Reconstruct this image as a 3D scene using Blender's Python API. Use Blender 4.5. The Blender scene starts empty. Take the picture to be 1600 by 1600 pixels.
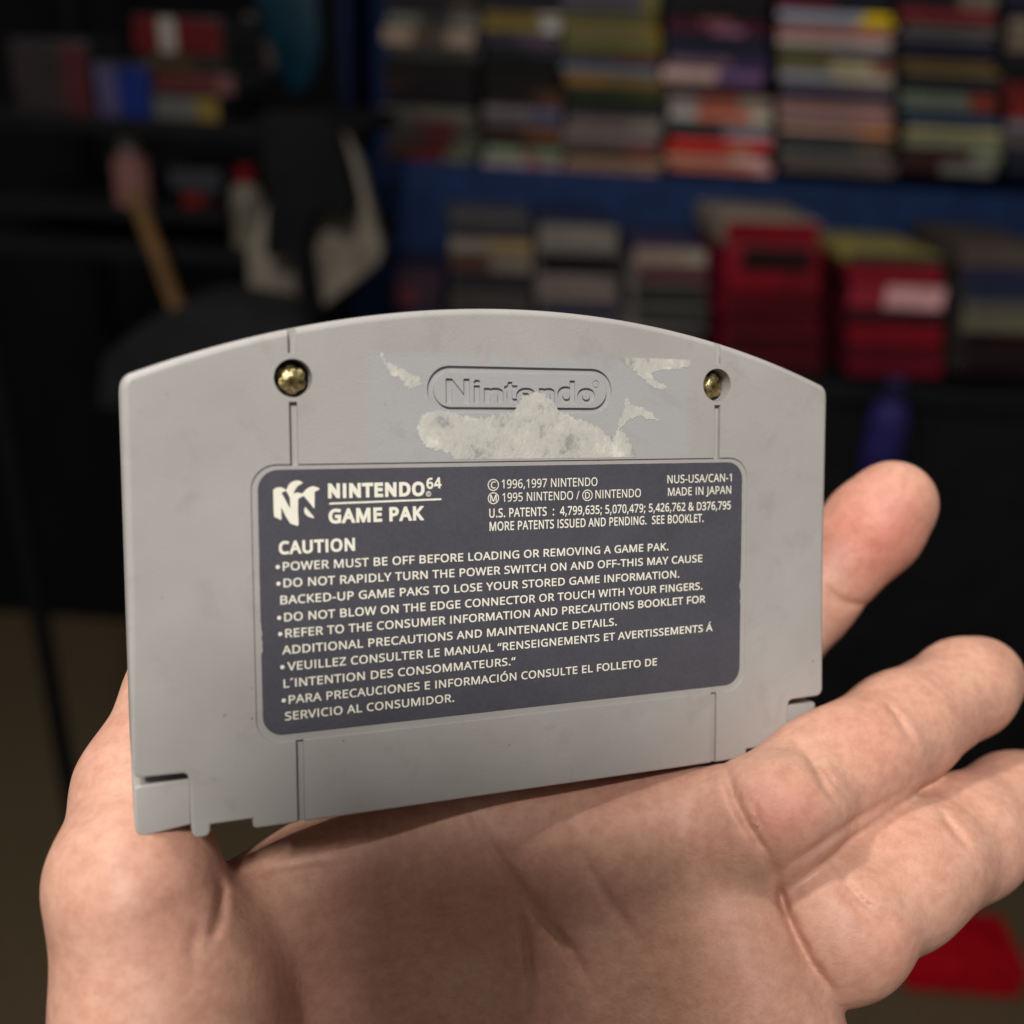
import bpy, bmesh, math, random
import numpy as np
from mathutils import Vector, Matrix
from mathutils.geometry import tessellate_polygon

random.seed(7)
SC = bpy.context.scene
COL = SC.collection
R = math.radians

# ------------------------------------------------------------------ camera
PITCH, ROLL, EYE = 25.0, 3.0, 1.50
FOCAL = 1600.0                      # focal length in photo pixels (photo 1600 px wide)
cam_rot = Matrix.Rotation(R(90 - PITCH), 4, 'X') @ Matrix.Rotation(R(ROLL), 4, 'Z')
CAM = Matrix.Translation((0, 0, EYE)) @ cam_rot          # camera space (x right, y up, z back) -> world
cam_d = bpy.data.cameras.new('camera')
cam_d.sensor_width = 36.0
cam_d.lens = 36.0 * FOCAL / 1600.0
cam_d.clip_start = 0.01
cam_d.clip_end = 60.0
cam_d.dof.use_dof = True
cam_d.dof.focus_distance = 0.163
cam_d.dof.aperture_fstop = 9.5
cam_d.dof.aperture_blades = 0
cam = bpy.data.objects.new('camera', cam_d)
COL.objects.link(cam)
cam.matrix_world = CAM
SC.camera = cam

# ------------------------------------------------------------------ world and lamps
world = bpy.data.worlds.new('World')
SC.world = world
world.use_nodes = True
wb = world.node_tree.nodes['Background']
wb.inputs['Color'].default_value = (1.0, 0.93, 0.86, 1)
wb.inputs['Strength'].default_value = 0.20

def mm(x, y, z):
    """camera-space millimetres -> world metres"""
    return CAM @ Vector((x * .001, y * .001, z * .001))

def lamp(name, direction, dist, size, power, colour, target=(0, -10, -160)):
    d = bpy.data.lights.new(name, 'AREA')
    d.shape = 'DISK'
    d.size = size
    d.energy = power
    d.color = colour
    o = bpy.data.objects.new(name, d)
    COL.objects.link(o)
    n = Vector(direction).normalized()
    p = mm(*target) + (CAM.to_3x3() @ n) * dist
    o.location = p
    o.rotation_euler = (mm(*target) - p).to_track_quat('-Z', 'Y').to_euler()
    o['label'] = 'ceiling lamp above the camera'
    return o

lamp('ceiling_lamp', (-0.10, 0.46, 0.88), 1.30, 0.22, 19.5, (1.0, 0.95, 0.90), target=(0, 0, -160))
lamp('second_ceiling_lamp', (-0.38, 0.90, 0.22), 1.15, 0.12, 7.0, (1.0, 0.93, 0.85))

SC.view_settings.view_transform = 'Standard'
SC.view_settings.look = 'None'
SC.view_settings.exposure = 0.0
SC.view_settings.gamma = 1.0
SC.view_settings.use_curve_mapping = False
SC.render.engine = 'CYCLES'
SC.cycles.use_denoising = True
SC.cycles.max_bounces = 8

# ------------------------------------------------------------------ small helpers
def tag(o, label=None, cat=None, group=None, kind=None):
    if label: o['label'] = label
    if cat: o['category'] = cat
    if group: o['group'] = group
    if kind: o['kind'] = kind
    return o

def link(name, mesh, mat=None, parent=None):
    o = bpy.data.objects.new(name, mesh)
    COL.objects.link(o)
    if mat is not None:
        for m in (mat if isinstance(mat, (list, tuple)) else [mat]):
            mesh.materials.append(m)
    if parent is not None:
        o.parent = parent
    return o

def lin(c):
    c = c / 255.0
    return c / 12.92 if c <= 0.04045 else ((c + 0.055) / 1.055) ** 2.4

def rgb(*c):
    return tuple(lin(v) for v in c)

def new_mat(name):
    m = bpy.data.materials.new(name)
    m.use_nodes = True
    nt = m.node_tree
    return m, nt, nt.nodes['Principled BSDF']

def nd(nt, typ, **kw):
    n = nt.nodes.new(typ)
    for k, v in kw.items():
        if k in n.inputs:
            n.inputs[k].default_value = v
        else:
            setattr(n, k, v)
    return n

def ramp(nt, fac, stops):
    r = nt.nodes.new('ShaderNodeValToRGB')
    e = r.color_ramp.elements
    while len(e) < len(stops): e.new(0.5)
    for el, (p, c) in zip(e, stops):
        el.position = p
        el.color = (*c, 1) if len(c) == 3 else c
    nt.links.new(fac, r.inputs[0])
    return r

def noise(nt, scale, detail=3.0, rough=0.55, vec=None, distortion=0.0):
    n = nd(nt, 'ShaderNodeTexNoise', Scale=scale, Detail=detail, Roughness=rough, Distortion=distortion)
    if vec is not None: nt.links.new(vec, n.inputs['Vector'])
    return n

def mix(nt, fac, a, b, blend='MIX'):
    m = nt.nodes.new('ShaderNodeMix')
    m.data_type = 'RGBA'
    m.blend_type = blend
    def put(sock, v):
        if isinstance(v, (tuple, list)):
            sock.default_value = (*v, 1) if len(v) == 3 else v
        elif isinstance(v, (int, float)):
            sock.default_value = v
        else:
            nt.links.new(v, sock)
    put(m.inputs[0], fac); put(m.inputs[6], a); put(m.inputs[7], b)
    return m.outputs[2]

def simple_mat(name, col, rough=0.5, var=0.25, scale=60.0, metallic=0.0, bump=0.0, spec=0.12):
    m, nt, b = new_mat(name)
    tc = nd(nt, 'ShaderNodeTexCoord')
    n = noise(nt, scale, 4, vec=tc.outputs['Object'])
    lo = tuple(max(0, c * (1 - var)) for c in col); hi = tuple(min(1, c * (1 + var)) for c in col)
    r = ramp(nt, n.outputs['Fac'], [(0.3, lo), (0.7, hi)])
    nt.links.new(r.outputs[0], b.inputs['Base Color'])
    b.inputs['Roughness'].default_value = rough
    b.inputs['Metallic'].default_value = metallic
    b.inputs['Specular IOR Level'].default_value = spec
    if bump:
        bp = nd(nt, 'ShaderNodeBump', Strength=bump, Distance=0.001)
        nt.links.new(n.outputs['Fac'], bp.inputs['Height'])
        nt.links.new(bp.outputs[0], b.inputs['Normal'])
    return m

# ------------------------------------------------------------------ cartridge pose (fitted to the photo)
CR = Matrix(((0.9276659, -0.0032747, 0.3733968),
             (0.0322439, 0.9969291, -0.0713636),
             (-0.3720164, 0.0782414, 0.9249227)))
CT = Vector((1.7457, -1.2600, -160.058))

def lp(u, v):
    """photo pixel -> millimetres on the cartridge's back face"""
    d = Vector(((u - 800) / FOCAL, (800 - v) / FOCAL, -1.0))
    n = CR.col[2]
    s = n.dot(CT) / n.dot(d)
    q = CR.transposed() @ (d * s - CT)
    return (q.x, q.y)

# ------------------------------------------------------------------ polygon helpers (mm -> mesh in metres)
def signed_area(c):
    return 0.5 * sum(c[i - 1][0] * c[i][1] - c[i][0] * c[i - 1][1] for i in range(len(c)))

def offset_poly(c, d):
    """mitred offset; d > 0 grows a clockwise contour and shrinks the hole of a counter-clockwise one"""
    c = list(c)
    for _ in range(12):
        out = []
        n = len(c)
        for i in range(n):
            p0, p1, p2 = c[i - 1], c[i], c[(i + 1) % n]
            a = (p1[0] - p0[0], p1[1] - p0[1]); b = (p2[0] - p1[0], p2[1] - p1[1])
            la = math.hypot(*a) or 1e-9; lb = math.hypot(*b) or 1e-9
            na = (-a[1] / la, a[0] / la); nb = (-b[1] / lb, b[0] / lb)
            m = (na[0] + nb[0], na[1] + nb[1])
            k = max(1 + na[0] * nb[0] + na[1] * nb[1], 0.03 if (a[0] * b[1] - a[1] * b[0]) * d > 0 else 0.35)
            out.append((p1[0] + d * m[0] / k, p1[1] + d * m[1] / k))
        bad = [i for i in range(n) if (out[(i + 1) % n][0] - out[i][0]) * (c[(i + 1) % n][0] - c[i][0])
               + (out[(i + 1) % n][1] - out[i][1]) * (c[(i + 1) % n][1] - c[i][1]) <= 0]
        if not bad or n < 6:
            break
        # an edge that turned round: merge its two ends and offset again
        drop = set(); keep = dict()
        for i in bad:
            j = (i + 1) % n
            if i in drop or j in drop or i in keep or j in keep: continue
            keep[i] = ((c[i][0] + c[j][0]) / 2, (c[i][1] + c[j][1]) / 2); drop.add(j)
        c = [keep.get(i, p) for i, p in enumerate(c) if i not in drop]
    return out

def thin_poly(c, tol):
    """drop points closer than tol to the line between their neighbours"""
    c = list(c); i = 0
    while i < len(c) and len(c) > 4:
        p0, p1, p2 = c[i - 1], c[i], c[(i + 1) % len(c)]
        L_ = math.dist(p0, p2) or 1e-9
        dev = abs((p2[0] - p0[0]) * (p1[1] - p0[1]) - (p2[1] - p0[1]) * (p1[0] - p0[0])) / L_
        if dev < tol or math.dist(p0, p1) < tol * 1.5: c.pop(i)
        else: i += 1
    return c

def flat_mesh(name, shapes, z=0.0, thick=0.0):
    """shapes: list of (list of contours); even-odd filled polygons, in mm, optional thickness below z"""
    verts, faces = [], []
    for contours in shapes:
        vs = [[Vector((x, y, 0)) for x, y in c] for c in contours]
        tris = tessellate_polygon(vs)
        flat = [p for c in vs for p in c]
        base = len(verts)
        verts += [(p.x * .001, p.y * .001, z * .001) for p in flat]
        for t in tris:
            a, b, c = (flat[i] for i in t)
            if (b - a).cross(c - a).z < 0: t = (t[0], t[2], t[1])
            faces.append(tuple(base + i for i in t))
        if thick:
            b2 = len(verts)
            verts += [(p.x * .001, p.y * .001, (z - thick) * .001) for p in flat]
            for t in list(faces[-len(tris):]):
                faces.append(tuple(b2 + i - base for i in reversed(t)))
            k = 0
            for ci, c in enumerate(contours):
                n = len(c)
                ccw = signed_area(c) > 0
                if ci > 0: ccw = ccw  # holes carry the opposite winding already
                for i in range(n):
                    j = (i + 1) % n
                    q = (base + k + i, b2 + k + i, b2 + k + j, base + k + j)
                    faces.append(q if True else q)
                k += n
    me = bpy.data.meshes.new(name)
    me.from_pydata(verts, [], faces)
    me.validate()
    if thick:
        bm = bmesh.new(); bm.from_mesh(me)
        bmesh.ops.recalc_face_normals(bm, faces=bm.faces)
        bm.to_mesh(me); bm.free()
    return me

def arc_pts(cx, cy, r, a0, a1, n):
    return [(cx + r * math.cos(R(a0 + (a1 - a0) * i / n)), cy + r * math.sin(R(a0 + (a1 - a0) * i / n))) for i in range(n + 1)]

def round_rect(x0, x1, y0, y1, r, n=8):
    return (arc_pts(x1 - r, y1 - r, r, 0, 90, n) + arc_pts(x0 + r, y1 - r, r, 90, 180, n)
            + arc_pts(x0 + r, y0 + r, r, 180, 270, n) + arc_pts(x1 - r, y0 + r, r, 270, 360, n))

def smooth_mesh(me, ang=30):
    me.shade_smooth()
    me.set_sharp_from_angle(angle=R(ang))
GLYPHS = {
 'A': (512, ['437,0 368,177 141,177 73,0 0,0 224,575 289,575 512,0', '282,415 274,438 263,473 255,500 247,468 238,438 230,415 165,241 346,241']),
 'B': (521, ['241,573 292,571 336,565 373,555 404,541 428,522 445,497 455,467 459,431 458,414 456,399 452,384 446,371 439,358 431,347 421,337 409,328 396,320 382,313 367,308 350,304 350,300 367,297 384,292 400,286 415,279 429,271 441,261 452,249 461,236 468,221 474,203 477,184 478,163 476,138 472,115 464,93 454,74 441,57 425,42 406,29 385,19 362,11 337,5 309,1 279,0 78,0 78,573', '256,329 290,330 318,335 340,342 357,352 369,366 377,382 382,401 384,423 382,445 376,463 365,478 351,490 332,499 308,506 279,510 245,511 150,511 150,329', '150,269 150,61 265,61 301,63 330,68 354,78 371,91 384,107 394,125 399,145 401,168 400,183 398,197 394,210 388,221 380,232 370,241 358,249 344,256 327,262 307,266 285,268 260,269']),
 'C': (507, ['323,517 301,516 280,513 260,508 241,502 223,493 206,482 192,470 178,456 166,440 155,423 146,404 139,383 133,361 129,337 126,312 125,286 126,252 131,220 138,191 147,164 160,139 175,117 192,99 213,83 236,71 262,62 291,57 322,55 341,56 359,57 377,59 394,62 460,78 460,15 443,10 427,5 410,1 393,-2 375,-5 356,-7 335,-8 312,-8 270,-6 232,1 197,12 166,28 139,48 115,72 95,99 78,131 65,165 56,203 51,244 49,287 50,319 53,349 59,378 67,406 77,432 89,456 103,478 120,499 138,517 159,534 181,548 206,559 233,569 261,575 292,579 324,581 346,580 367,578 388,576 409,572 429,567 448,561 465,554 482,547 453,486 394,508 378,512 360,515 342,517']),
 'D': (585, ['536,292 534,246 528,203 516,165 501,131 481,100 457,74 430,51 399,33 364,18 325,8 283,2 237,0 78,0 78,573 254,573 296,571 335,565 371,555 404,540 434,523 460,501 483,475 502,446 517,413 528,377 534,336', '460,289 459,326 454,359 446,388 435,415 421,437 404,457 384,474 361,487 336,498 308,505 277,509 244,511 150,511 150,62 228,62 282,65 329,76 369,94 402,119 428,151 446,190 457,236']),
 'E': (446, ['398,0 78,0 78,573 398,573 398,509 150,509 150,330 383,330 383,268 150,268 150,63 398,63']),
 'F': (416, ['150,0 78,0 78,573 398,573 398,509 150,509 150,306 383,306 383,243 150,243']),
 'G': (584, ['326,302 524,302 524,22 501,15 478,8 454,3 431,-1 406,-4 380,-6 352,-8 323,-8 280,-6 241,1 205,12 173,28 145,47 120,71 98,98 81,130 67,164 57,202 51,243 49,286 51,330 58,370 69,407 84,442 104,473 127,500 154,524 186,544 220,560 259,571 300,578 346,581 369,580 392,578 415,576 437,572 458,567 478,561 498,554 516,547 489,484 473,491 457,497 439,503 421,508 401,512 382,515 362,517 342,517 309,515 278,510 250,501 225,489 202,474 181,455 164,434 150,409 139,382 131,353 126,321 124,286 126,253 130,222 137,193 146,166 159,141 175,119 194,100 216,84 241,71 270,62 303,56 340,55 358,55 375,56 390,57 404,59 452,68 452,238 326,238']),
 'H': (594, ['516,0 443,0 443,267 150,267 150,0 78,0 78,573 150,573 150,330 443,330 443,573 516,573']),
 'I': (238, ['155,0 83,0 83,573 155,573']),
 'J': (219, ['-3,-152 -37,-150 -63,-142 -63,-81 -35,-87 -5,-89 5,-89 15,-87 24,-85 33,-81 42,-76 50,-70 57,-62 63,-53 67,-42 71,-29 73,-14 74,3 74,573 146,573 146,9 145,-18 141,-42 136,-63 128,-82 117,-99 105,-113 91,-125 75,-135 58,-143 39,-148 19,-151']),
 'K': (496, ['496,0 411,0 209,273 150,222 150,0 78,0 78,573 150,573 150,290 199,345 249,399 403,573 488,573 261,323']),
 'L': (420, ['78,0 78,573 150,573 150,64 400,64 400,0']),
 'M': (727, ['330,0 142,502 139,502 142,461 144,407 144,347 144,0 78,0 78,573 184,573 361,103 364,103 544,573 650,573 650,0 578,0 578,352 579,408 581,460 584,501 581,501 390,0']),
 'N': (609, ['532,0 447,0 141,476 138,476 141,432 143,378 144,320 144,0 78,0 78,573 161,573 467,99 470,99 468,137 466,193 464,249 464,573 532,573']),
 'O': (626, ['577,287 576,255 573,224 568,194 561,166 551,140 540,116 526,94 510,73 493,54 473,38 451,24 428,13 402,4 375,-3 345,-7 314,-8 281,-7 251,-3 222,4 196,13 173,25 151,39 131,55 114,73 98,94 85,116 74,141 65,167 58,195 53,224 50,255 49,288 51,331 56,370 65,408 78,442 94,473 114,500 138,524 166,545 197,561 232,572 271,579 314,581 356,579 393,572 428,561 459,545 486,525 510,501 530,473 547,442 560,408 570,370 576,330', '125,287 126,252 130,220 136,190 145,163 157,138 171,117 188,98 207,83 230,70 255,62 283,56 314,55 345,56 373,62 398,70 420,83 439,98 456,117 470,138 481,163 490,190 496,220 500,252 501,287 498,338 490,384 476,423 456,457 431,484 398,503 360,514 314,518 283,516 255,511 230,502 207,490 188,475 171,457 157,435 145,411 136,384 130,354 126,322']),
 'P': (485, ['229,573 282,570 326,562 363,548 393,528 415,504 431,475 441,442 444,404 444,387 441,370 438,353 433,336 426,321 417,306 407,292 395,278 380,266 364,255 345,246 324,238 301,231 275,227 247,224 216,223 150,223 150,0 78,0 78,573', '223,511 150,511 150,285 208,285 234,285 258,288 279,291 298,296 315,303 330,311 342,322 352,334 360,347 365,363 369,381 370,401 367,427 361,449 350,468 334,484 314,495 289,504 258,509']),
 'R': (499, ['236,573 270,571 301,568 329,562 353,555 375,544 393,532 409,517 422,500 432,481 439,460 443,436 444,410 443,388 440,368 435,350 427,334 418,319 408,306 397,295 385,285 371,277 358,269 344,262 330,257 487,0 403,0 264,237 150,237 150,0 78,0 78,573', '232,510 150,510 150,298 236,298 268,299 296,304 319,313 338,325 352,341 362,359 368,381 370,407 369,424 366,440 361,455 355,467 346,477 336,486 324,494 310,500 293,504 275,507 254,509']),
 'S': (440, ['403,153 401,128 396,106 389,85 378,66 364,49 348,35 328,22 307,11 283,3 257,-3 228,-7 198,-8 137,-5 83,4 41,19 41,88 56,82 73,76 92,70 113,65 134,60 156,57 179,55 201,55 222,55 240,57 257,61 273,66 286,72 298,79 308,88 316,98 322,109 327,120 329,133 330,147 330,160 327,173 324,184 318,194 311,204 302,213 291,221 277,230 261,238 242,247 220,255 196,265 178,272 161,279 146,286 131,294 118,302 106,311 95,320 85,330 76,340 69,351 63,363 57,375 53,389 50,403 49,418 48,435 50,457 54,477 61,496 71,513 84,528 99,542 116,553 136,563 157,571 180,576 205,579 231,581 254,580 276,578 297,576 318,572 337,567 355,562 372,555 389,549 366,487 351,493 336,499 319,504 302,508 284,512 266,515 248,517 229,517 212,517 196,515 182,511 169,507 158,501 148,494 140,486 133,478 128,468 124,457 122,446 121,434 122,420 124,407 128,396 133,386 140,376 149,367 160,359 172,351 187,343 204,335 224,327 246,318 270,309 293,299 313,289 332,279 348,268 362,255 374,242 385,228 392,212 398,194 401,175']),
 'T': (446, ['259,0 187,0 187,509 8,509 8,573 437,573 437,509 259,509']),
 'U': (586, ['513,202 512,173 507,146 500,120 489,95 476,72 459,52 439,35 416,20 389,8 360,-1 327,-6 290,-8 240,-4 196,7 159,25 128,50 104,82 86,118 76,158 72,204 72,573 144,573 144,201 147,168 154,139 165,114 182,93 203,76 228,64 259,57 294,55 319,56 342,59 361,65 379,73 394,84 407,96 418,110 427,126 433,143 438,161 441,181 442,202 442,573 513,573']),
 'V': (481, ['481,573 277,0 204,0 0,573 75,573 204,205 220,160 231,119 241,80 250,119 262,161 277,207 405,573']),
 'W': (746, ['735,573 583,0 510,0 399,375 389,410 380,443 373,471 370,488 367,471 361,443 352,409 342,373 234,0 161,0 10,573 85,573 174,223 183,186 190,151 196,118 201,87 206,119 213,154 222,191 232,227 333,573 407,573 512,225 523,187 532,151 538,117 544,87 550,129 560,175 572,224 660,573']),
 'Y': (454, ['227,291 376,573 454,573 263,222 263,0 191,0 191,219 0,573 79,573']),
 'Z': (459, ['427,0 30,0 30,55 332,508 40,508 40,573 419,573 419,518 118,64 427,64']),
 '0': (459, ['419,287 419,253 417,221 414,191 409,163 403,137 395,112 386,90 376,70 363,52 349,37 334,23 316,12 297,3 276,-3 253,-7 229,-8 198,-6 170,1 145,12 122,27 103,47 86,70 71,98 60,129 51,163 44,201 41,243 39,287 40,332 44,373 50,411 58,446 69,477 83,504 99,527 119,547 141,562 167,573 196,579 229,581 259,579 287,573 313,562 335,547 355,527 372,504 387,477 399,446 408,411 414,373 418,332', '110,287 111,249 113,215 116,184 121,156 128,132 137,111 147,93 159,78 173,67 190,59 208,54 229,52 249,54 268,59 284,67 298,78 310,92 320,110 329,131 336,156 341,184 345,215 347,249 348,287 347,325 345,359 341,390 336,417 329,442 320,463 310,481 298,495 284,507 268,515 249,520 229,521 208,520 190,515 173,507 159,495 147,481 137,463 128,442 121,417 116,390 113,359 111,325']),
 '1': (459, ['285,0 216,0 216,400 216,439 217,470 219,499 196,477 169,455 108,405 71,452 226,573 285,573']),
 '2': (459, ['417,0 38,0 38,59 188,210 209,231 228,251 246,270 261,287 275,304 287,320 298,337 306,353 313,370 318,387 321,405 322,424 320,446 315,466 306,482 294,496 278,507 261,514 242,519 221,520 200,520 181,517 164,512 147,506 131,498 115,489 99,478 83,466 45,513 56,523 68,531 81,540 94,548 108,555 122,561 137,567 153,572 169,576 186,578 203,580 221,581 246,579 270,576 293,570 313,562 331,552 347,540 361,526 372,510 382,492 388,472 392,451 394,428 393,406 389,385 383,364 375,344 365,324 353,305 340,286 324,267 307,247 288,227 268,207 247,185 128,67 128,64 417,64']),
 '3': (459, ['395,439 394,420 392,403 387,387 381,372 373,359 363,347 352,336 340,326 326,318 310,311 294,306 277,302 277,298 309,293 337,283 360,271 379,255 394,236 405,214 411,190 413,163 412,139 407,116 400,94 390,74 377,56 360,40 341,26 318,14 292,4 263,-3 230,-7 193,-8 171,-8 150,-6 130,-4 110,-1 91,3 72,8 54,15 36,23 36,89 54,81 74,73 93,67 114,61 135,57 155,54 175,52 194,51 230,53 260,59 285,68 305,81 320,98 331,117 337,139 339,164 338,182 335,197 329,211 320,223 310,233 297,242 282,249 265,255 246,260 226,263 203,265 179,265 123,265 123,326 180,326 202,326 223,329 242,333 259,339 274,347 286,356 298,366 307,377 314,390 319,404 322,418 323,434 321,454 316,471 307,486 295,498 280,508 262,516 242,520 219,521 204,521 190,520 176,518 164,515 117,498 75,473 39,521 55,533 73,544 93,554 115,563 139,571 163,576 190,579 218,581 260,578 296,571 327,558 352,540 371,519 384,495 393,468']),
 '4': (459, ['443,130 359,130 359,0 291,0 291,130 17,130 17,190 286,576 359,576 359,193 443,193', '291,374 291,412 293,444 294,474 295,500 292,500 276,468 257,438 86,193 291,193']),
 '5': (459, ['221,351 249,350 275,346 300,340 322,331 343,320 361,307 376,291 389,274 400,254 407,232 412,209 413,183 411,154 407,128 399,103 387,81 373,60 356,43 336,28 314,15 289,5 261,-2 231,-7 199,-8 177,-8 156,-6 136,-4 116,0 97,4 80,10 65,16 51,23 51,90 66,81 82,74 101,68 121,62 141,58 161,55 181,53 200,52 220,53 239,55 257,60 274,65 289,73 302,82 313,93 323,106 331,121 336,137 340,156 341,176 339,202 332,225 321,245 306,262 287,275 262,284 232,290 197,292 146,288 99,280 64,302 86,573 373,573 373,508 146,508 132,342 169,348']),
 '6': (459, ['44,245 45,269 46,294 48,318 51,342 55,366 60,389 67,412 75,433 84,454 95,474 107,492 121,510 137,525 155,539 174,551 196,562 220,570 246,576 275,579 306,581 344,579 377,573 377,513 344,520 308,523 281,522 257,518 235,512 216,504 198,494 183,483 169,469 158,454 148,437 139,419 132,400 127,380 122,359 119,337 116,314 115,291 119,291 126,300 133,309 141,318 150,326 160,333 170,339 182,345 194,350 208,353 223,356 238,358 255,358 279,357 302,353 323,347 342,338 360,327 375,313 389,297 400,279 409,258 416,236 420,211 421,184 420,156 415,129 408,104 399,82 386,61 372,44 355,28 336,15 314,5 291,-2 266,-7 239,-8 219,-7 199,-4 181,1 163,7 146,16 130,26 115,39 101,54 88,70 77,89 67,110 59,133 52,158 48,185 45,214', '238,51 262,53 284,59 303,70 320,84 334,102 343,125 349,153 351,184 350,210 344,233 336,254 324,271 308,285 289,295 267,301 241,303 222,302 205,299 189,294 175,287 162,279 150,270 140,259 131,248 124,236 119,223 116,211 115,198 116,185 117,172 120,159 123,146 127,133 133,121 139,110 146,99 155,88 164,79 174,71 185,64 197,59 210,55 223,52']),
 '7': (459, ['109,0 344,508 35,508 35,573 419,573 419,518 187,0']),
 '8': (459, ['229,581 253,580 276,577 298,572 318,565 336,556 352,546 366,533 378,519 388,503 395,485 399,465 400,443 399,427 396,411 392,397 385,383 377,371 368,359 357,348 346,338 333,328 320,319 306,311 291,303 308,294 325,285 340,275 355,265 369,254 381,242 392,229 401,216 409,201 414,185 418,167 419,148 417,125 413,104 406,84 395,65 383,49 367,34 350,22 330,11 308,3 284,-3 258,-7 231,-8 201,-7 174,-3 149,2 126,10 106,21 89,33 74,47 61,63 52,81 45,101 41,122 39,146 40,165 43,183 49,199 56,214 65,228 75,241 86,253 99,264 113,274 128,283 143,291 158,299 144,307 131,316 119,326 107,336 96,346 87,358 78,370 71,383 65,396 61,411 59,427 58,444 59,465 63,485 70,503 80,518 92,533 107,545 123,556 141,565 161,572 182,577 205,580', '108,145 110,125 116,107 125,90 138,76 155,64 176,55 200,50 229,48 257,50 281,55 302,64 319,76 332,91 342,108 348,127 350,148 349,161 346,174 341,186 335,197 327,207 317,217 306,226 293,235 279,243 264,251 247,258 229,265 217,270 200,262 184,254 170,246 157,237 146,228 136,219 128,208 121,197 115,186 111,173 109,160', '228,524 207,522 188,518 170,512 155,502 143,491 134,476 128,460 127,441 128,427 130,414 135,402 141,391 148,382 157,373 167,365 179,357 232,330 282,357 292,364 302,373 310,382 317,392 323,402 327,414 330,427 330,441 329,460 323,476 315,491 302,502 287,512 270,518 250,522']),
 '9': (459, ['417,328 417,304 415,279 413,255 410,231 406,207 401,183 394,161 387,139 377,118 366,99 354,80 340,63 324,47 306,33 286,21 265,11 241,3 214,-3 185,-7 154,-8 117,-6 82,0 82,60 115,53 152,50 179,51 204,54 226,60 245,68 262,78 278,90 291,103 303,118 313,135 322,153 329,172 334,192 339,213 342,235 344,258 346,281 341,281 334,272 327,263 319,255 310,247 301,240 290,233 278,228 266,223 252,219 237,216 222,215 204,214 181,215 158,219 138,226 118,235 101,246 85,260 72,275 61,294 52,314 45,336 41,361 40,387 42,416 46,443 53,468 63,491 76,511 90,529 107,544 127,557 148,568 171,575 196,579 223,581 243,580 262,577 281,572 299,565 316,556 332,545 347,533 361,518 373,501 384,483 394,462 402,439 409,415 413,388 416,359', '223,521 199,519 178,513 159,503 142,488 128,470 118,447 112,420 110,388 112,362 117,339 125,318 137,301 152,287 171,277 193,271 220,269 238,270 256,273 272,278 286,285 300,293 311,303 321,313 330,325 337,337 342,349 345,362 346,374 345,387 344,400 341,413 338,426 334,439 328,451 322,463 315,474 307,484 298,493 288,501 277,508 265,514 252,518 238,520']),
 '.': (215, ['58,43 59,57 61,69 66,78 72,85 80,90 88,94 97,96 107,97 117,96 126,94 135,90 142,85 149,78 153,69 156,57 157,43 156,30 153,18 149,9 142,2 135,-4 126,-8 117,-10 107,-11 97,-10 88,-8 80,-4 72,2 66,9 61,18 59,30']),
 ',': (215, ['154,84 136,23 111,-42 85,-103 33,-103 49,-38 63,31 73,93 148,93']),
 ':': (215, ['58,43 59,57 61,69 66,78 72,85 80,90 88,94 97,96 107,97 117,96 126,94 135,90 142,85 149,78 153,69 156,57 157,43 156,30 153,18 149,9 142,2 135,-4 126,-8 117,-10 107,-11 97,-10 88,-8 80,-4 72,2 66,9 61,18 59,30', '58,387 59,401 61,412 66,422 72,429 80,434 88,438 97,440 107,441 117,440 126,438 135,434 142,429 149,422 153,412 156,401 157,387 156,373 153,362 149,352 142,345 135,339 126,335 117,333 107,332 97,333 88,335 80,339 72,345 66,352 61,362 59,373']),
 ';': (215, ['147,84 128,23 104,-42 78,-103 25,-103 36,-55 48,-4 58,47 66,93 141,93', '56,387 57,401 60,412 64,422 71,429 78,434 86,438 95,440 105,441 115,440 124,438 133,434 141,429 147,422 152,412 155,401 156,387 155,373 152,362 147,352 141,345 133,339 124,335 115,333 105,332 95,333 86,335 78,339 71,345 64,352 60,362 57,373']),
 '&': (587, ['244,581 265,580 284,578 302,573 318,567 333,558 345,549 356,537 366,524 373,510 378,494 381,477 383,458 380,434 374,411 364,391 350,372 333,355 313,338 292,323 268,308 423,159 433,172 442,186 450,200 457,216 463,233 469,250 474,268 479,286 550,286 543,261 536,237 527,213 518,191 508,170 496,150 483,131 468,114 585,0 490,0 420,67 408,56 394,46 381,37 366,28 352,20 336,13 320,7 303,2 285,-3 265,-6 245,-7 223,-8 196,-7 171,-4 148,2 127,10 108,20 91,32 77,47 65,63 55,82 48,102 44,125 43,149 43,169 46,187 51,204 57,220 66,234 75,248 87,261 100,273 115,284 131,296 148,307 166,318 133,358 125,368 118,379 112,391 107,403 102,415 99,429 97,442 96,456 97,475 101,493 106,509 114,524 124,537 135,548 149,558 165,567 182,573 201,578 222,580', '209,273 195,265 182,257 170,248 159,239 150,231 141,221 134,211 128,201 123,190 119,178 117,165 116,152 118,131 124,112 133,95 146,81 162,69 181,61 202,56 225,55 250,56 273,59 294,64 314,71 331,80 347,90 362,100 375,111', '241,524 225,523 211,519 198,514 186,506 177,496 171,485 167,472 165,457 166,443 169,429 174,416 180,404 189,391 199,378 211,364 225,350 247,363 265,376 280,389 292,401 301,414 308,428 311,442 313,458 312,472 308,484 302,495 294,505 283,513 271,519 257,523']),
 '/': (298, ['290,573 77,0 8,0 221,573']),
 '-': (258, ['32,184 32,246 226,246 226,184']),
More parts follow.
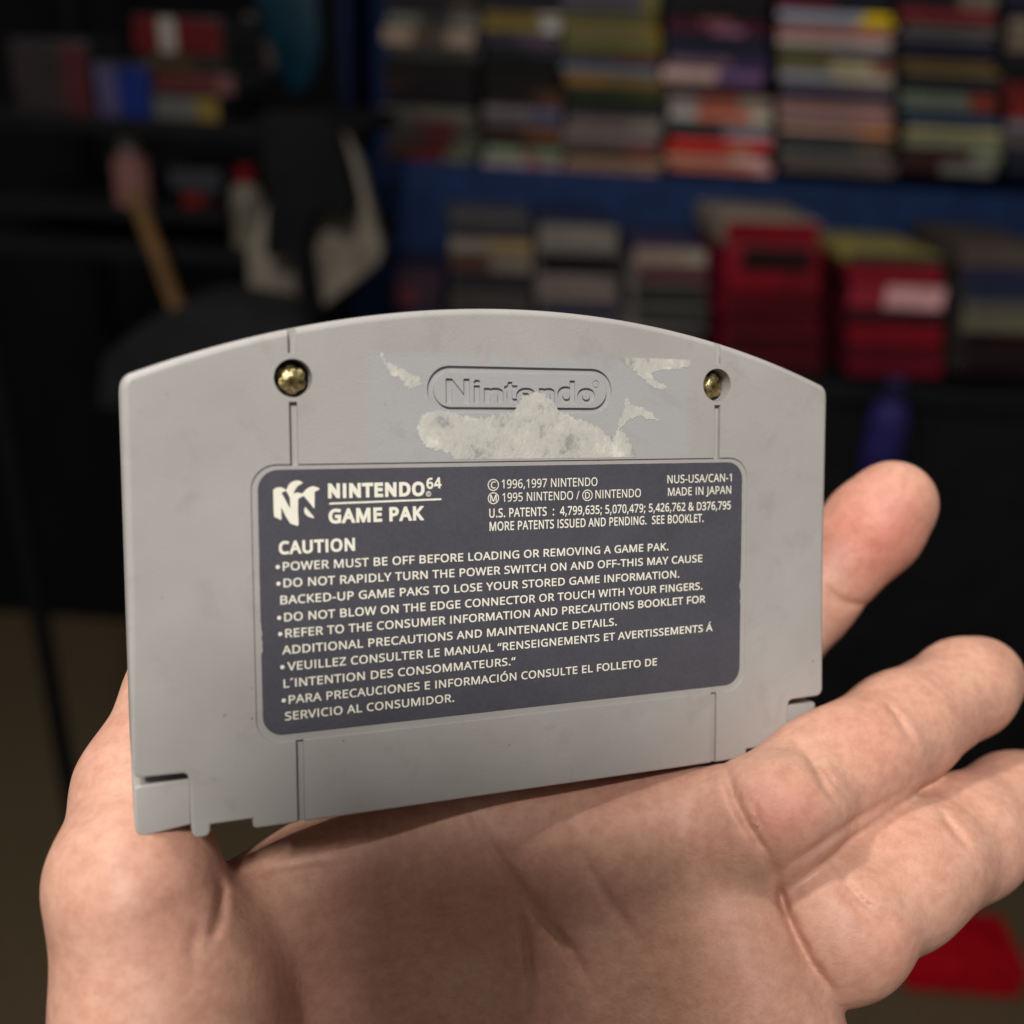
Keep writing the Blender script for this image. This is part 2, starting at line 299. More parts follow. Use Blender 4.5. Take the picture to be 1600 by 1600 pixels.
 '®': (667, ['224,111 224,461 326,461 357,460 383,455 405,447 423,435 436,421 445,403 451,382 453,358 452,340 448,324 442,310 434,298 424,288 413,279 402,272 391,266 484,111 415,111 334,249 285,249 285,111', '325,299 340,300 353,303 364,308 374,315 381,324 387,333 390,344 391,356 390,369 387,380 382,390 375,397 366,403 354,407 340,409 324,410 285,410 285,299', '334,-8 302,-7 272,-3 243,4 216,14 190,26 165,40 143,56 122,75 104,96 87,118 73,142 61,168 51,196 45,225 41,255 39,286 41,318 45,348 51,377 61,404 73,430 87,454 104,477 122,498 143,516 165,533 190,547 216,559 243,568 272,575 302,579 334,581 364,579 393,575 421,568 448,559 474,547 498,533 521,516 542,498 561,477 578,454 593,430 605,404 615,377 622,348 626,318 628,286 627,255 622,225 616,196 606,168 594,142 580,118 564,96 545,75 524,56 502,40 477,26 451,14 424,4 395,-3 365,-7', '334,34 359,36 383,39 407,45 430,53 452,63 472,75 491,89 509,105 526,123 540,142 552,163 563,185 571,209 577,233 581,259 582,286 581,312 578,337 572,361 564,384 554,406 542,427 528,446 512,464 495,481 476,495 455,508 433,518 410,527 386,533 360,537 334,538 307,537 281,533 257,528 233,520 211,509 191,497 172,483 154,467 139,449 125,430 113,409 103,387 95,364 89,339 85,313 84,286 85,261 89,236 95,212 103,188 113,166 125,146 139,126 154,108 172,92 191,77 211,65 233,54 257,46 281,39 307,36']),
 'Ó': (626, ['577,287 576,255 573,224 568,194 561,166 551,140 540,116 526,94 510,73 493,54 473,38 451,24 428,13 402,4 375,-3 345,-7 314,-8 281,-7 251,-3 222,4 196,13 173,25 151,39 131,55 114,73 98,94 85,116 74,141 65,167 58,195 53,224 50,255 49,288 51,331 56,370 65,408 78,442 94,473 114,500 138,524 166,545 197,561 232,572 271,579 314,581 356,579 393,572 428,561 459,545 486,525 510,501 530,473 547,442 560,408 570,370 576,330', '125,287 126,252 130,220 136,190 145,163 157,138 171,117 188,98 207,83 230,70 255,62 283,56 314,55 345,56 373,62 398,70 420,83 439,98 456,117 470,138 481,163 490,190 496,220 500,252 501,287 498,338 490,384 476,423 456,457 431,484 398,503 360,514 314,518 283,516 255,511 230,502 207,490 188,475 171,457 157,435 145,411 136,384 130,354 126,322', '432,749 411,722 381,688 348,656 318,629 271,629 271,638 297,674 325,717 347,757 432,757']),
 '•': (302, ['62,293 62,310 65,325 68,339 73,351 80,361 87,370 96,377 105,383 116,387 127,390 139,392 151,392 163,392 174,390 185,387 196,383 205,377 214,370 221,361 228,351 233,339 237,325 239,310 240,293 239,276 237,261 233,247 228,235 221,225 214,216 205,209 196,203 185,199 174,196 163,194 151,193 139,194 127,196 116,199 105,203 96,209 87,216 80,225 73,235 68,247 65,261 62,276']),
 '“': (288, ['278,573 263,507 249,438 238,376 162,376 156,385 175,445 200,511 226,573', '130,573 115,507 100,438 90,376 14,376 10,385 28,445 53,511 79,573']),
 'Á': (512, ['437,0 368,177 141,177 73,0 0,0 224,575 289,575 512,0', '282,415 274,438 263,473 255,500 247,468 238,438 230,415 165,241 346,241', '374,749 353,722 323,688 290,656 259,629 213,629 213,638 239,674 266,717 289,757 374,757']),
 'i': (207, ['139,430 139,0 68,0 68,430', '104,591 112,590 119,588 126,585 133,580 138,574 142,566 144,557 145,546 144,536 142,526 138,519 133,512 126,508 119,504 112,502 104,501 96,502 88,504 81,508 75,512 69,519 66,526 63,536 63,546 63,557 66,566 69,574 75,580 81,585 88,588 96,590']),
 'n': (496, ['275,438 311,436 343,429 369,417 391,401 409,379 421,352 428,319 431,280 431,0 361,0 361,275 359,299 355,321 348,338 338,353 324,364 308,372 288,377 265,379 232,376 204,368 182,356 166,338 154,316 146,289 140,258 139,223 139,0 68,0 68,430 125,430 136,371 140,371 147,382 156,392 165,401 175,409 186,416 198,422 210,427 222,431 235,434 248,436 262,437']),
 'd': (493, ['221,-8 182,-5 148,6 118,23 92,48 71,79 56,117 47,162 44,214 47,266 56,311 71,350 93,381 119,406 149,424 183,434 221,438 238,437 253,436 267,433 280,429 292,425 303,420 314,413 323,407 354,374 359,374 356,405 354,438 354,609 425,609 425,0 368,0 358,58 354,58 323,24 314,17 303,11 292,6 279,1 266,-3 252,-6 237,-7', '232,51 263,53 290,60 311,71 328,88 340,109 348,135 354,165 355,200 355,213 354,251 349,284 340,313 329,336 313,355 291,369 264,377 231,379 204,376 181,368 162,354 146,334 133,309 124,281 119,249 117,213 119,176 124,144 133,116 146,93 162,74 181,61 205,53']),
 't': (289, ['212,50 245,53 272,59 272,5 240,-4 200,-8 183,-7 167,-5 152,-1 138,4 124,11 112,20 101,31 91,44 84,60 78,79 75,100 74,125 74,375 13,375 13,409 75,437 103,528 144,528 144,430 269,430 269,375 144,375 144,127 146,108 149,93 155,79 163,69 173,60 185,54 198,51']),
 'e': (452, ['234,438 261,436 286,432 308,424 329,414 348,401 364,385 378,367 390,346 399,323 406,299 410,272 411,244 411,201 117,201 120,167 127,137 139,111 154,90 174,74 197,62 224,55 254,52 274,53 293,54 310,56 327,60 343,64 359,69 375,75 392,82 392,20 376,13 359,8 343,3 327,-1 310,-4 292,-6 272,-8 251,-8 221,-6 194,-2 167,6 143,17 121,31 101,48 85,68 70,91 59,117 51,146 46,177 44,212 46,246 50,277 57,306 68,333 81,357 96,378 114,395 134,411 157,423 181,431 207,436', '233,380 209,378 188,372 170,362 154,348 140,330 130,309 123,285 119,257 338,257 337,275 335,292 331,307 326,322 320,334 312,346 303,356 292,364 280,371 266,376 251,379']),
 'o': (485, ['442,216 441,190 438,165 434,142 428,121 420,101 411,82 400,66 388,51 374,37 359,25 342,15 324,7 305,0 285,-4 264,-7 241,-8 221,-7 200,-4 181,0 163,7 145,15 129,25 114,37 100,51 88,66 77,82 67,101 59,121 52,142 48,165 45,190 44,216 46,250 50,282 58,310 68,336 81,360 97,380 116,397 137,412 161,423 186,431 214,436 244,438 272,436 299,431 324,423 347,412 368,397 387,380 403,360 417,336 428,310 436,282 440,250', '117,216 118,191 120,169 125,147 130,128 138,110 147,95 159,82 172,71 187,62 203,56 222,52 243,51 264,52 282,56 299,62 314,71 327,82 339,95 348,110 356,128 361,147 366,169 368,191 369,216 368,240 365,263 361,284 355,303 348,320 338,335 327,348 314,359 299,367 282,374 263,377 242,379 212,376 185,368 164,354 147,335 134,311 124,284 119,252']),
 '´': (225, ['193,606 172,579 142,546 109,513 79,486 32,486 32,496 58,532 86,575 108,614 193,614']),
}
def glyph(ch, weight):
    a, cs = GLYPHS[ch]
    out = []
    for s in cs:
        c = [tuple(float(t) for t in p.split(',')) for p in s.split()]
        out.append(offset_poly(thin_poly(c, 1.2 + abs(weight) * 0.06), weight))
    return a, out

def text_shapes(s, weight=10, space=235, track=0.0):
    x, shapes = 0.0, []
    for ch in s:
        if ch == ' ':
            x += space
            continue
        a, cs = glyph(ch, weight)
        # a glyph may hold several separate islands: group every hole with its outer contour
        outers = [c for c in cs if signed_area(c) < 0]
        holes = [c for c in cs if signed_area(c) >= 0]
        for oc in outers:
            xs = [p[0] for p in oc]; ys = [p[1] for p in oc]
            mine = [h for h in holes if min(xs) <= h[0][0] <= max(xs) and min(ys) <= h[0][1] <= max(ys)]
            shapes.append([[(px + x, py) for px, py in c] for c in [oc] + mine])
        x += a + track
    return shapes

def fit_text(s, p0, p1, cap, weight=10):
    """text from baseline point p0 to baseline point p1 (mm on the face) with capitals cap mm high"""
    sh = text_shapes(s, weight, 235, weight * 1.3)
    xs = [p[0] for q in sh for c in q for p in c]
    x0, x1 = min(xs), max(xs)
    dx, dy = p1[0] - p0[0], p1[1] - p0[1]
    L = math.hypot(dx, dy); ux, uy = dx / L, dy / L
    kx = L / (x1 - x0); ky = cap / 573.0
    f = lambda p: (p0[0] + ux * (p[0] - x0) * kx - uy * p[1] * ky, p0[1] + uy * (p[0] - x0) * kx + ux * p[1] * ky)
    return [[[f(p) for p in c] for c in q] for q in sh]

def ring(cx, cy, r, w, n=28):
    return [arc_pts(cx, cy, r, 0, 360, n)[:-1], arc_pts(cx, cy, r - w, 360, 0, n)[:-1]]

# ------------------------------------------------------------------ materials of the cartridge
def plastic_mat():
    m, nt, b = new_mat('grey_plastic')
    L = nt.links
    tc = nd(nt, 'ShaderNodeTexCoord')
    ob = tc.outputs['Object']
    big = noise(nt, 55, 3, vec=ob)
    r1 = ramp(nt, big.outputs['Fac'], [(0.32, (0.365, 0.350, 0.335)), (0.68, (0.402, 0.391, 0.378))])
    # cleaner bluish rectangle where a sticker used to be
    sx = nd(nt, 'ShaderNodeSeparateXYZ'); L.new(ob, sx.inputs[0])
    wob = noise(nt, 260, 2, vec=ob)
    def gate(sock, lo, hi, soft):
        a = nd(nt, 'ShaderNodeMapRange'); a.inputs['From Min'].default_value = lo - soft; a.inputs['From Max'].default_value = lo + soft
        c = nd(nt, 'ShaderNodeMapRange'); c.inputs['From Min'].default_value = hi + soft; c.inputs['From Max'].default_value = hi - soft
        L.new(sock, a.inputs['Value']); L.new(sock, c.inputs['Value'])
        mu = nd(nt, 'ShaderNodeMath', operation='MULTIPLY')
        L.new(a.outputs[0], mu.inputs[0]); L.new(c.outputs[0], mu.inputs[1])
        return mu.outputs[0]
    gx = gate(sx.outputs['X'], -0.0245, 0.0300, 0.0012); gy = gate(sx.outputs['Y'], 0.0093, 0.0253, 0.0006)
    g = nd(nt, 'ShaderNodeMath', operation='MULTIPLY'); L.new(gx, g.inputs[0]); L.new(gy, g.inputs[1])
    g2 = nd(nt, 'ShaderNodeMath', operation='MULTIPLY', use_clamp=True); L.new(g.outputs[0], g2.inputs[0]); g2.inputs[1].default_value = 0.75
    c1 = mix(nt, g2.outputs[0], r1.outputs[0], (0.382, 0.388, 0.402))
    # brownish grime blotches and tiny specks
    gr = noise(nt, 120, 6, 0.7, vec=ob, distortion=0.6)
    rg = ramp(nt, gr.outputs['Fac'], [(0.54, (0, 0, 0)), (0.80, (1, 1, 1))])
    gm = nd(nt, 'ShaderNodeMath', operation='MULTIPLY'); L.new(rg.outputs[0], gm.inputs[0]); gm.inputs[1].default_value = 0.42
    c2 = mix(nt, gm.outputs[0], c1, (0.24, 0.215, 0.17))
    sp = nd(nt, 'ShaderNodeTexVoronoi', Scale=330); L.new(ob, sp.inputs['Vector'])
    rs = ramp(nt, sp.outputs['Distance'], [(0.035, (1, 1, 1)), (0.075, (0, 0, 0))])
    spm = noise(nt, 90, 2, vec=ob)
    rm = ramp(nt, spm.outputs['Fac'], [(0.54, (0, 0, 0)), (0.62, (0.9, 0.9, 0.9))])
    sm_ = nd(nt, 'ShaderNodeMath', operation='MULTIPLY'); L.new(rs.outputs[0], sm_.inputs[0]); L.new(rm.outputs[0], sm_.inputs[1])
    c3 = mix(nt, sm_.outputs[0], c2, (0.12, 0.09, 0.05))
    # pale scratches: stretched noise
    mp = nd(nt, 'ShaderNodeMapping'); mp.inputs['Rotation'].default_value = (0, 0, 0.7); mp.inputs['Scale'].default_value = (60, 900, 200)
    L.new(ob, mp.inputs[0])
    sc = noise(nt, 1.0, 4, 0.6, vec=mp.outputs[0])
    rsc = ramp(nt, sc.outputs['Fac'], [(0.66, (0, 0, 0)), (0.78, (0.5, 0.5, 0.5))])
    c4 = mix(nt, rsc.outputs[0], c3, (0.48, 0.475, 0.46))
    L.new(c4, b.inputs['Base Color'])
    ro = ramp(nt, gr.outputs['Fac'], [(0.3, (0.40,) * 3), (0.7, (0.54,) * 3)])
    L.new(ro.outputs[0], b.inputs['Roughness'])
    b.inputs['Specular IOR Level'].default_value = 0.45
    bev = nd(nt, 'ShaderNodeBevel', samples=6); bev.inputs['Radius'].default_value = 0.00010
    grain = noise(nt, 2600, 2, 0.6, vec=ob)
    bp = nd(nt, 'ShaderNodeBump', Strength=0.22, Distance=0.0002)
    L.new(grain.outputs['Fac'], bp.inputs['Height']); L.new(bev.outputs[0], bp.inputs['Normal'])
    wavy = noise(nt, 70, 2, 0.5, vec=ob)
    bp2 = nd(nt, 'ShaderNodeBump', Strength=0.10, Distance=0.002)
    L.new(wavy.outputs['Fac'], bp2.inputs['Height']); L.new(bp.outputs[0], bp2.inputs['Normal'])
    L.new(bp2.outputs[0], b.inputs['Normal'])
    return m

def label_mat():
    m, nt, b = new_mat('label_paper')
    L = nt.links
    tc = nd(nt, 'ShaderNodeTexCoord'); ob = tc.outputs['Object']
    n = noise(nt, 90, 5, 0.6, vec=ob)
    r = ramp(nt, n.outputs['Fac'], [(0.3, (0.060, 0.060, 0.076)), (0.7, (0.074, 0.074, 0.091))])
    sp = nd(nt, 'ShaderNodeTexVoronoi', Scale=420); L.new(ob, sp.inputs['Vector'])
    rs = ramp(nt, sp.outputs['Distance'], [(0.03, (1, 1, 1)), (0.07, (0, 0, 0))])
    k = noise(nt, 75, 2, vec=ob)
    rk = ramp(nt, k.outputs['Fac'], [(0.60, (0, 0, 0)), (0.68, (0.6, 0.6, 0.6))])
    mu = nd(nt, 'ShaderNodeMath', operation='MULTIPLY'); L.new(rs.outputs[0], mu.inputs[0]); L.new(rk.outputs[0], mu.inputs[1])
    c = mix(nt, mu.outputs[0], r.outputs[0], (0.55, 0.53, 0.46))
    fine = noise(nt, 1800, 2, vec=ob)
    c = mix(nt, 0.25, c, fine.outputs['Fac'], 'SOFT_LIGHT')
    L.new(c, b.inputs['Base Color'])
    b.inputs['Roughness'].default_value = 0.5
    bp = nd(nt, 'ShaderNodeBump', Strength=0.08, Distance=0.0003)
    L.new(n.outputs['Fac'], bp.inputs['Height']); L.new(bp.outputs[0], b.inputs['Normal'])
    return m

def ink_mat():
    m, nt, b = new_mat('cream_ink')
    tc = nd(nt, 'ShaderNodeTexCoord')
    n = noise(nt, 500, 4, vec=tc.outputs['Object'])
    r = ramp(nt, n.outputs['Fac'], [(0.3, (0.84, 0.815, 0.69)), (0.7, (0.91, 0.885, 0.765))])
    nt.links.new(r.outputs[0], b.inputs['Base Color'])
    b.inputs['Roughness'].default_value = 0.55
    return m

def residue_mat():
    m, nt, b = new_mat('torn_paper')
    L = nt.links
    tc = nd(nt, 'ShaderNodeTexCoord'); ob = tc.outputs['Object']
    mp = nd(nt, 'ShaderNodeMapping'); mp.inputs['Rotation'].default_value = (0, 0, 0.5); mp.inputs['Scale'].default_value = (1.0, 0.75, 1.0); L.new(ob, mp.inputs[0])
    n = noise(nt, 640, 8, 0.78, vec=mp.outputs[0], distortion=0.3)
    n2 = noise(nt, 140, 3, 0.6, vec=ob)
    mxx = nd(nt, 'ShaderNodeMath', operation='ADD'); L.new(n.outputs['Fac'], mxx.inputs[0]); L.new(n2.outputs['Fac'], mxx.inputs[1])
    hf = nd(nt, 'ShaderNodeMath', operation='MULTIPLY'); L.new(mxx.outputs[0], hf.inputs[0]); hf.inputs[1].default_value = 0.5
    r = ramp(nt, hf.outputs[0], [(0.34, (0.40, 0.40, 0.39)), (0.45, (0.48, 0.48, 0.44)), (0.54, (0.55, 0.545, 0.49)), (0.63, (0.72, 0.71, 0.66))])
    L.new(r.outputs[0], b.inputs['Base Color'])
    al = ramp(nt, hf.outputs[0], [(0.36, (0.45,) * 3), (0.45, (1,) * 3)]); L.new(al.outputs[0], b.inputs['Alpha'])
    ro = ramp(nt, n.outputs['Fac'], [(0.35, (0.55,) * 3), (0.65, (0.30,) * 3)])
    L.new(ro.outputs[0], b.inputs['Roughness'])
    bp = nd(nt, 'ShaderNodeBump', Strength=0.55, Distance=0.0004)
    L.new(n.outputs['Fac'], bp.inputs['Height']); L.new(bp.outputs[0], b.inputs['Normal'])
    return m

M_PLASTIC = plastic_mat()
M_LABEL = label_mat()
M_INK = ink_mat()
M_RESIDUE = residue_mat()
def brass_mat():
    m, nt, b = new_mat('tarnished_brass')
    tc = nd(nt, 'ShaderNodeTexCoord')
    n = noise(nt, 720, 5, 0.65, vec=tc.outputs['Object'])
    r = ramp(nt, n.outputs['Fac'], [(0.38, (0.07, 0.05, 0.02)), (0.50, (0.30, 0.23, 0.10)), (0.64, (0.68, 0.58, 0.31))])
    nt.links.new(r.outputs[0], b.inputs['Base Color'])
    b.inputs['Metallic'].default_value = 0.9
    b.inputs['Roughness'].default_value = 0.27
    bp = nd(nt, 'ShaderNodeBump', Strength=0.65, Distance=0.0005)
    nt.links.new(n.outputs['Fac'], bp.inputs['Height']); nt.links.new(bp.outputs[0], b.inputs['Normal'])
    return m
M_BRASS = brass_mat()

# ------------------------------------------------------------------ cartridge
cart = bpy.data.objects.new('game_cartridge', None)
COL.objects.link(cart)
tag(cart, 'grey plastic game cartridge with dark caution label and torn sticker residue', 'game cartridge')
CART = CAM @ (Matrix.Translation(CT * .001) @ CR.to_4x4())
cart.matrix_world = CART

def cart_outline():
    rad, top = 155.8, 32.6
    arc = []
    for i in range(81):
        x = 57.2 - 114.4 * i / 80
        arc.append((x, top - rad + math.sqrt(rad * rad - x * x)))
    half = [(58.2, 20.2), (58.0, 20.9)]                      # right top corner
    pts = [(58.25, -10), (58.28, 19.6), (58.15, 20.6), (57.8, 21.2)] + arc + [(-57.8, 21.2), (-58.15, 20.6), (-58.28, 19.6), (-58.3, -10)]
    lower = [(-58.3, -32.7), (-57.9, -33.5), (-57.2, -33.8), (-51.6, -33.9), (-51.1, -34.2), (-50.9, -34.9),
             (-50.7, -42.6), (-50.4, -43.2), (-49.9, -43.45), (-48.9, -43.45), (-48.4, -43.2), (-48.15, -42.6), (-48.1, -41.8),
             (-42.3, -41.8), (-42.2, -43.0), (-41.8, -43.3)]
    pts += lower + [(-x, y) for x, y in reversed(lower)]
    return pts          # counter-clockwise

def prism(name, contour, z0, z1, rim_top=0.0, rim_bot=0.0, seg=5):
    """extruded counter-clockwise outline with rounded rims; a rim is a radius or a function of (x, y)"""
    n = len(contour)
    nrm = []
    for i in range(n):
        p0, p1, p2 = contour[i - 1], contour[i], contour[(i + 1) % n]
        a = Vector((p1[0] - p0[0], p1[1] - p0[1])).normalized(); b = Vector((p2[0] - p1[0], p2[1] - p1[1])).normalized()
        k = max(1 + a.dot(b), 0.5)
        nrm.append(((-a.y - b.y) / k, (a.x + b.x) / k))          # inward
    def rad(r, p): return r(*p) if callable(r) else r
    bm = bmesh.new()
    def row(inset, zf):
        return [bm.verts.new(((p[0] + q[0] * inset(p)) * .001, (p[1] + q[1] * inset(p)) * .001, zf(p) * .001)) for p, q in zip(contour, nrm)]
    rows = []
    if rim_bot:
        for k in range(seg + 1):
            t = math.pi / 2 * (1 - k / seg)
            rows.append(row(lambda p: rad(rim_bot, p) * (1 - math.cos(t)), lambda p: z0 + rad(rim_bot, p) * (1 - math.sin(t))))
    else: rows.append(row(lambda p: 0, lambda p: z0))
    if rim_top:
        for k in range(seg + 1):
            t = math.pi / 2 * k / seg
            rows.append(row(lambda p: rad(rim_top, p) * (1 - math.cos(t)), lambda p: z1 - rad(rim_top, p) * (1 - math.sin(t))))
    else: rows.append(row(lambda p: 0, lambda p: z1))
    for A_, B_ in zip(rows, rows[1:]):
        for i in range(n):
            j = (i + 1) % n
            bm.faces.new((A_[i], A_[j], B_[j], B_[i]))
    bm.faces.new(rows[-1]); bm.faces.new(list(reversed(rows[0])))
    bmesh.ops.recalc_face_normals(bm, faces=bm.faces)
    me = bpy.data.meshes.new(name)
    bm.to_mesh(me); bm.free()
    return me

OUT = cart_outline()
rim = lambda x, y: 1.15 if y > -30 else 0.42
shell_me = prism('back_shell', OUT, -9.0, 0.0, rim_top=rim)

# cutters: grooves, screw wells, label recess, ring and letters of the moulded name
cut_shapes = []
GX, GW = 35.35, 0.58
for s in (-1, 1):
    for y0, y1 in ((24.95, 34.0), (9.0, 18.1), (-44.5, -31.0)):
        cx = s * GX
        cut_shapes.append(([[(cx - GW, y0), (cx + GW, y0), (cx + GW, y1), (cx - GW, y1)]], 0.8))
    cut_shapes.append(([arc_pts(s * 35.25, 21.45, 2.72, 0, 360, 40)[:-1]], 6.0))
cut_shapes.append(([round_rect(-41.5, 41.5, -31.05, 9.25, 3.6, 10)], 0.26))
def stadium(x0, x1, y0, y1, n=16):
    r = (y1 - y0) / 2
    return arc_pts(x1 - r, (y0 + y1) / 2, r, -90, 90, n) + arc_pts(x0 + r, (y0 + y1) / 2, r, 90, 270, n)
cut_shapes.append(([stadium(-15.45, 15.45, 16.62, 23.68), list(reversed(stadium(-14.45, 14.45, 17.5, 22.75)))], 0.5))
zx = lambda x: 660 + x / 5.161
zy = lambda y: 560 + y / 5.161
for ch, x0, x1, y0, y1 in (('N', 190, 382, 165, 362), ('i', 414, 468, 172, 358), ('n', 497, 655, 238, 358), ('t', 660, 768, 190, 362),
                           ('e', 757, 912, 238, 360), ('n', 940, 1072, 240, 362), ('d', 1090, 1232, 180, 362), ('o', 1250, 1392, 240, 364)):
    a, cs = glyph(ch, 34)
    xs = [p[0] for c in cs for p in c]; ys = [p[1] for c in cs for p in c]
    bl = lp(zx(x0), zy(y1)); tr = lp(zx(x1), zy(y0))
    f = lambda p: (bl[0] + (p[0] - min(xs)) / (max(xs) - min(xs)) * (tr[0] - bl[0]),
                   bl[1] + (p[1] - min(ys)) / (max(ys) - min(ys)) * (tr[1] - bl[1]))
    cs = [[f(p) for p in c] for c in cs]
    outers = [c for c in cs if signed_area(c) < 0]; holes = [c for c in cs if signed_area(c) >= 0]
    if ch == 'i':
        for oc in outers: cut_shapes.append(([oc], 0.45))
    else:
        cut_shapes.append(([outers[0]] + holes, 0.45))
rx, ry = lp(zx(1400), zy(210))
cut_shapes.append((ring(rx, ry, 0.62, 0.16, 24), 0.12))
shell = link('back_shell', shell_me, M_PLASTIC, cart)
tmp = []
for k, (contours, depth) in enumerate(cut_shapes):
    me = flat_mesh('cutter', [contours], z=0.6, thick=0.6 + depth)
    o = bpy.data.objects.new('cutter', me); COL.objects.link(o)
    bmx = bmesh.new(); bmx.from_mesh(me)
    bmesh.ops.remove_doubles(bmx, verts=bmx.verts, dist=1e-6)
    bmesh.ops.recalc_face_normals(bmx, faces=bmx.faces)
    bmx.to_mesh(me); bmx.free()
    o.parent = cart
    md = shell.modifiers.new('cut', 'BOOLEAN')
    md.object = o; md.operation = 'DIFFERENCE'; md.solver = 'EXACT'
    tmp.append(o)
bpy.context.view_layer.update()
dg = bpy.context.evaluated_depsgraph_get()
new_me = bpy.data.meshes.new_from_object(shell.evaluated_get(dg))
shell.modifiers.clear()
shell.data = new_me
if not new_me.materials: new_me.materials.append(M_PLASTIC)
for o in tmp:
    me = o.data; bpy.data.objects.remove(o); bpy.data.meshes.remove(me)
smooth_mesh(new_me, 28)
wn = shell.modifiers.new('weighted', 'WEIGHTED_NORMAL'); wn.keep_sharp = True; wn.weight = 90

# recessed corner lugs of the same shell, and the front half behind
lugs = []
for s in (-1, 1):
    x0, x1 = (50.6, 58.2)
    c = [(x0, -35.35), (x0, -42.0)] + arc_pts(x1 - 1.5, -42.0 + 0.7, 1.5, -78, 0, 6) + [(x1, -35.7), (x1 - .4, -35.35)]
    c = [(s * x, y) for x, y in c]
    if signed_area(c) < 0: c.reverse()
    lg = link('corner_lug', prism('corner_lug', c, -15.0, -1.7, rim_top=0.4, seg=3), M_PLASTIC, cart)
    smooth_mesh(lg.data, 35)
front = link('front_shell', prism('front_shell', [(x * 0.9985, y) for x, y in OUT], -17.8, -9.12, rim_bot=rim), M_PLASTIC, cart)
smooth_mesh(front.data, 30)

# screws deep in their wells
for s in (-1, 1):
    bm = bmesh.new()
    n = 36
    prof = [(0.0, -1.72), (0.75, -1.74), (0.9, -1.84), (1.35, -1.86), (1.95, -1.93), (2.25, -2.25), (2.35, -3.0), (2.35, -5.9)]
    rings = []
    for r_, z in prof:
        if r_ == 0: rings.append([bm.verts.new((0, 0, z * .001))]); continue
        row = []
        for i in range(n):
            a = 2 * math.pi * i / n
            notch = 1.0 if (i % 6) not in (2, 3) or r_ < 1.5 else 0.9
            row.append(bm.verts.new((r_ * notch * math.cos(a) * .001, r_ * notch * math.sin(a) * .001, z * .001)))
        rings.append(row)
    for i in range(n): bm.faces.new((rings[0][0], rings[1][i], rings[1][(i + 1) % n]))
    for a, b in zip(rings[1:], rings[2:]):
        for i in range(n): bm.faces.new((a[i], b[i], b[(i + 1) % n], a[(i + 1) % n]))
    me = bpy.data.meshes.new('screw'); bm.to_mesh(me); bm.free()
    smooth_mesh(me, 40)
    sc_ = link('screw', me, M_BRASS, cart)
    sc_.location = (s * .03525, .02145, 0.0003); sc_.rotation_euler = (0, 0, 0.4 * s)

# the caution label with its print
LZ = -0.17
lab_c = round_rect(-40.55, 40.6, -29.95, 8.5, 2.9, 8)
rr = random.Random(3)
def nick(c, pts):
    """small chips out of the label's edge"""
    out = []
    for p in c:
        out.append(p)
    return out
fine_edge = []
for i, p in enumerate(lab_c):
    q = lab_c[(i + 1) % len(lab_c)]
    L_ = math.dist(p, q); k = max(1, int(L_ / 0.6))
    for t in range(k):
        x = p[0] + (q[0] - p[0]) * t / k; y = p[1] + (q[1] - p[1]) * t / k
        w = 0.02
        if (abs(x + 40.55) < .3 and (-17.5 < y < -13.5)) or (abs(x - 40.6) < .3 and -16.5 < y < -10.5): w = 0.16
        fine_edge.append((x - math.copysign(abs(rr.gauss(0, w)), x), y - math.copysign(abs(rr.gauss(0, w * .5)), y + 10)))
label = link('caution_label', flat_mesh('caution_label', [[fine_edge]], z=LZ, thick=0.14), M_LABEL, cart)
tag(label, 'dark slate caution label with cream lettering')

def ink(name, shapes, extra=0.0):
    o = link(name, flat_mesh(name, shapes, z=LZ + 0.035 + extra), M_INK, label)
    return o

W = 13
body = [
    (1, 'POWER MUST BE OFF BEFORE LOADING OR REMOVING A GAME PAK.', -37.25, 26.2, -5.98, -5.95),
    (1, 'DO NOT RAPIDLY TURN THE POWER SWITCH ON AND OFF-THIS MAY CAUSE', -37.2, 32.8, -8.38, -8.25),
    (0, 'BACKED-UP GAME PAKS TO LOSE YOUR STORED GAME INFORMATION.', -37.7, 28.35, -10.82, -10.66),
    (1, 'DO NOT BLOW ON THE EDGE CONNECTOR OR TOUCH WITH YOUR FINGERS.', -37.2, 32.87, -13.34, -12.95),
    (1, 'REFER TO THE CONSUMER INFORMATION AND PRECAUTIONS BOOKLET FOR', -37.1, 33.5, -15.7, -15.22),
    (0, 'ADDITIONAL PRECAUTIONS AND MAINTENANCE DETAILS.', -37.6, 16.6, -18.12, -17.9),
    (1, 'VEUILLEZ CONSULTER LE MANUAL “RENSEIGNEMENTS ET AVERTISSEMENTS Á', -36.9, 35.0, -20.55, -20.22),
    (0, 'L´INTENTION DES CONSOMMATEURS.“', -37.5, -1.3, -23.02, -22.85),
    (1, 'PARA PRECAUCIONES E INFORMACIÓN CONSULTE EL FOLLETO DE', -36.8, 24.2, -25.45, -25.22),
    (0, 'SERVICIO AL CONSUMIDOR.', -37.4, -11.55, -27.85, -27.72),
]
for bullet, s, x0, x1, y0, y1 in body:
    sh = fit_text(s, (x0, y0), (x1, y1), 1.2, W)
    if bullet: sh.append([list(reversed(arc_pts(x0 - .72, y0 + .57, .30, 0, 360, 14)[:-1]))])
    ink('text_line', sh)
ink('heading', fit_text('CAUTION', (-37.75, -3.55), (-26.7, -3.5), 1.72, 34))
ink('heading', fit_text('NINTENDO', lp(513, 777.3), lp(664, 773.5), 1.86, 46))
ink('heading', fit_text('64', lp(667, 763.5), lp(690.5, 762), 1.5, 30))
ink('heading', fit_text('GAME PAK', lp(514, 817), lp(663.5, 811.5), 1.88, 40))
rx, ry = lp(670, 771.7)
k_ = 0.55
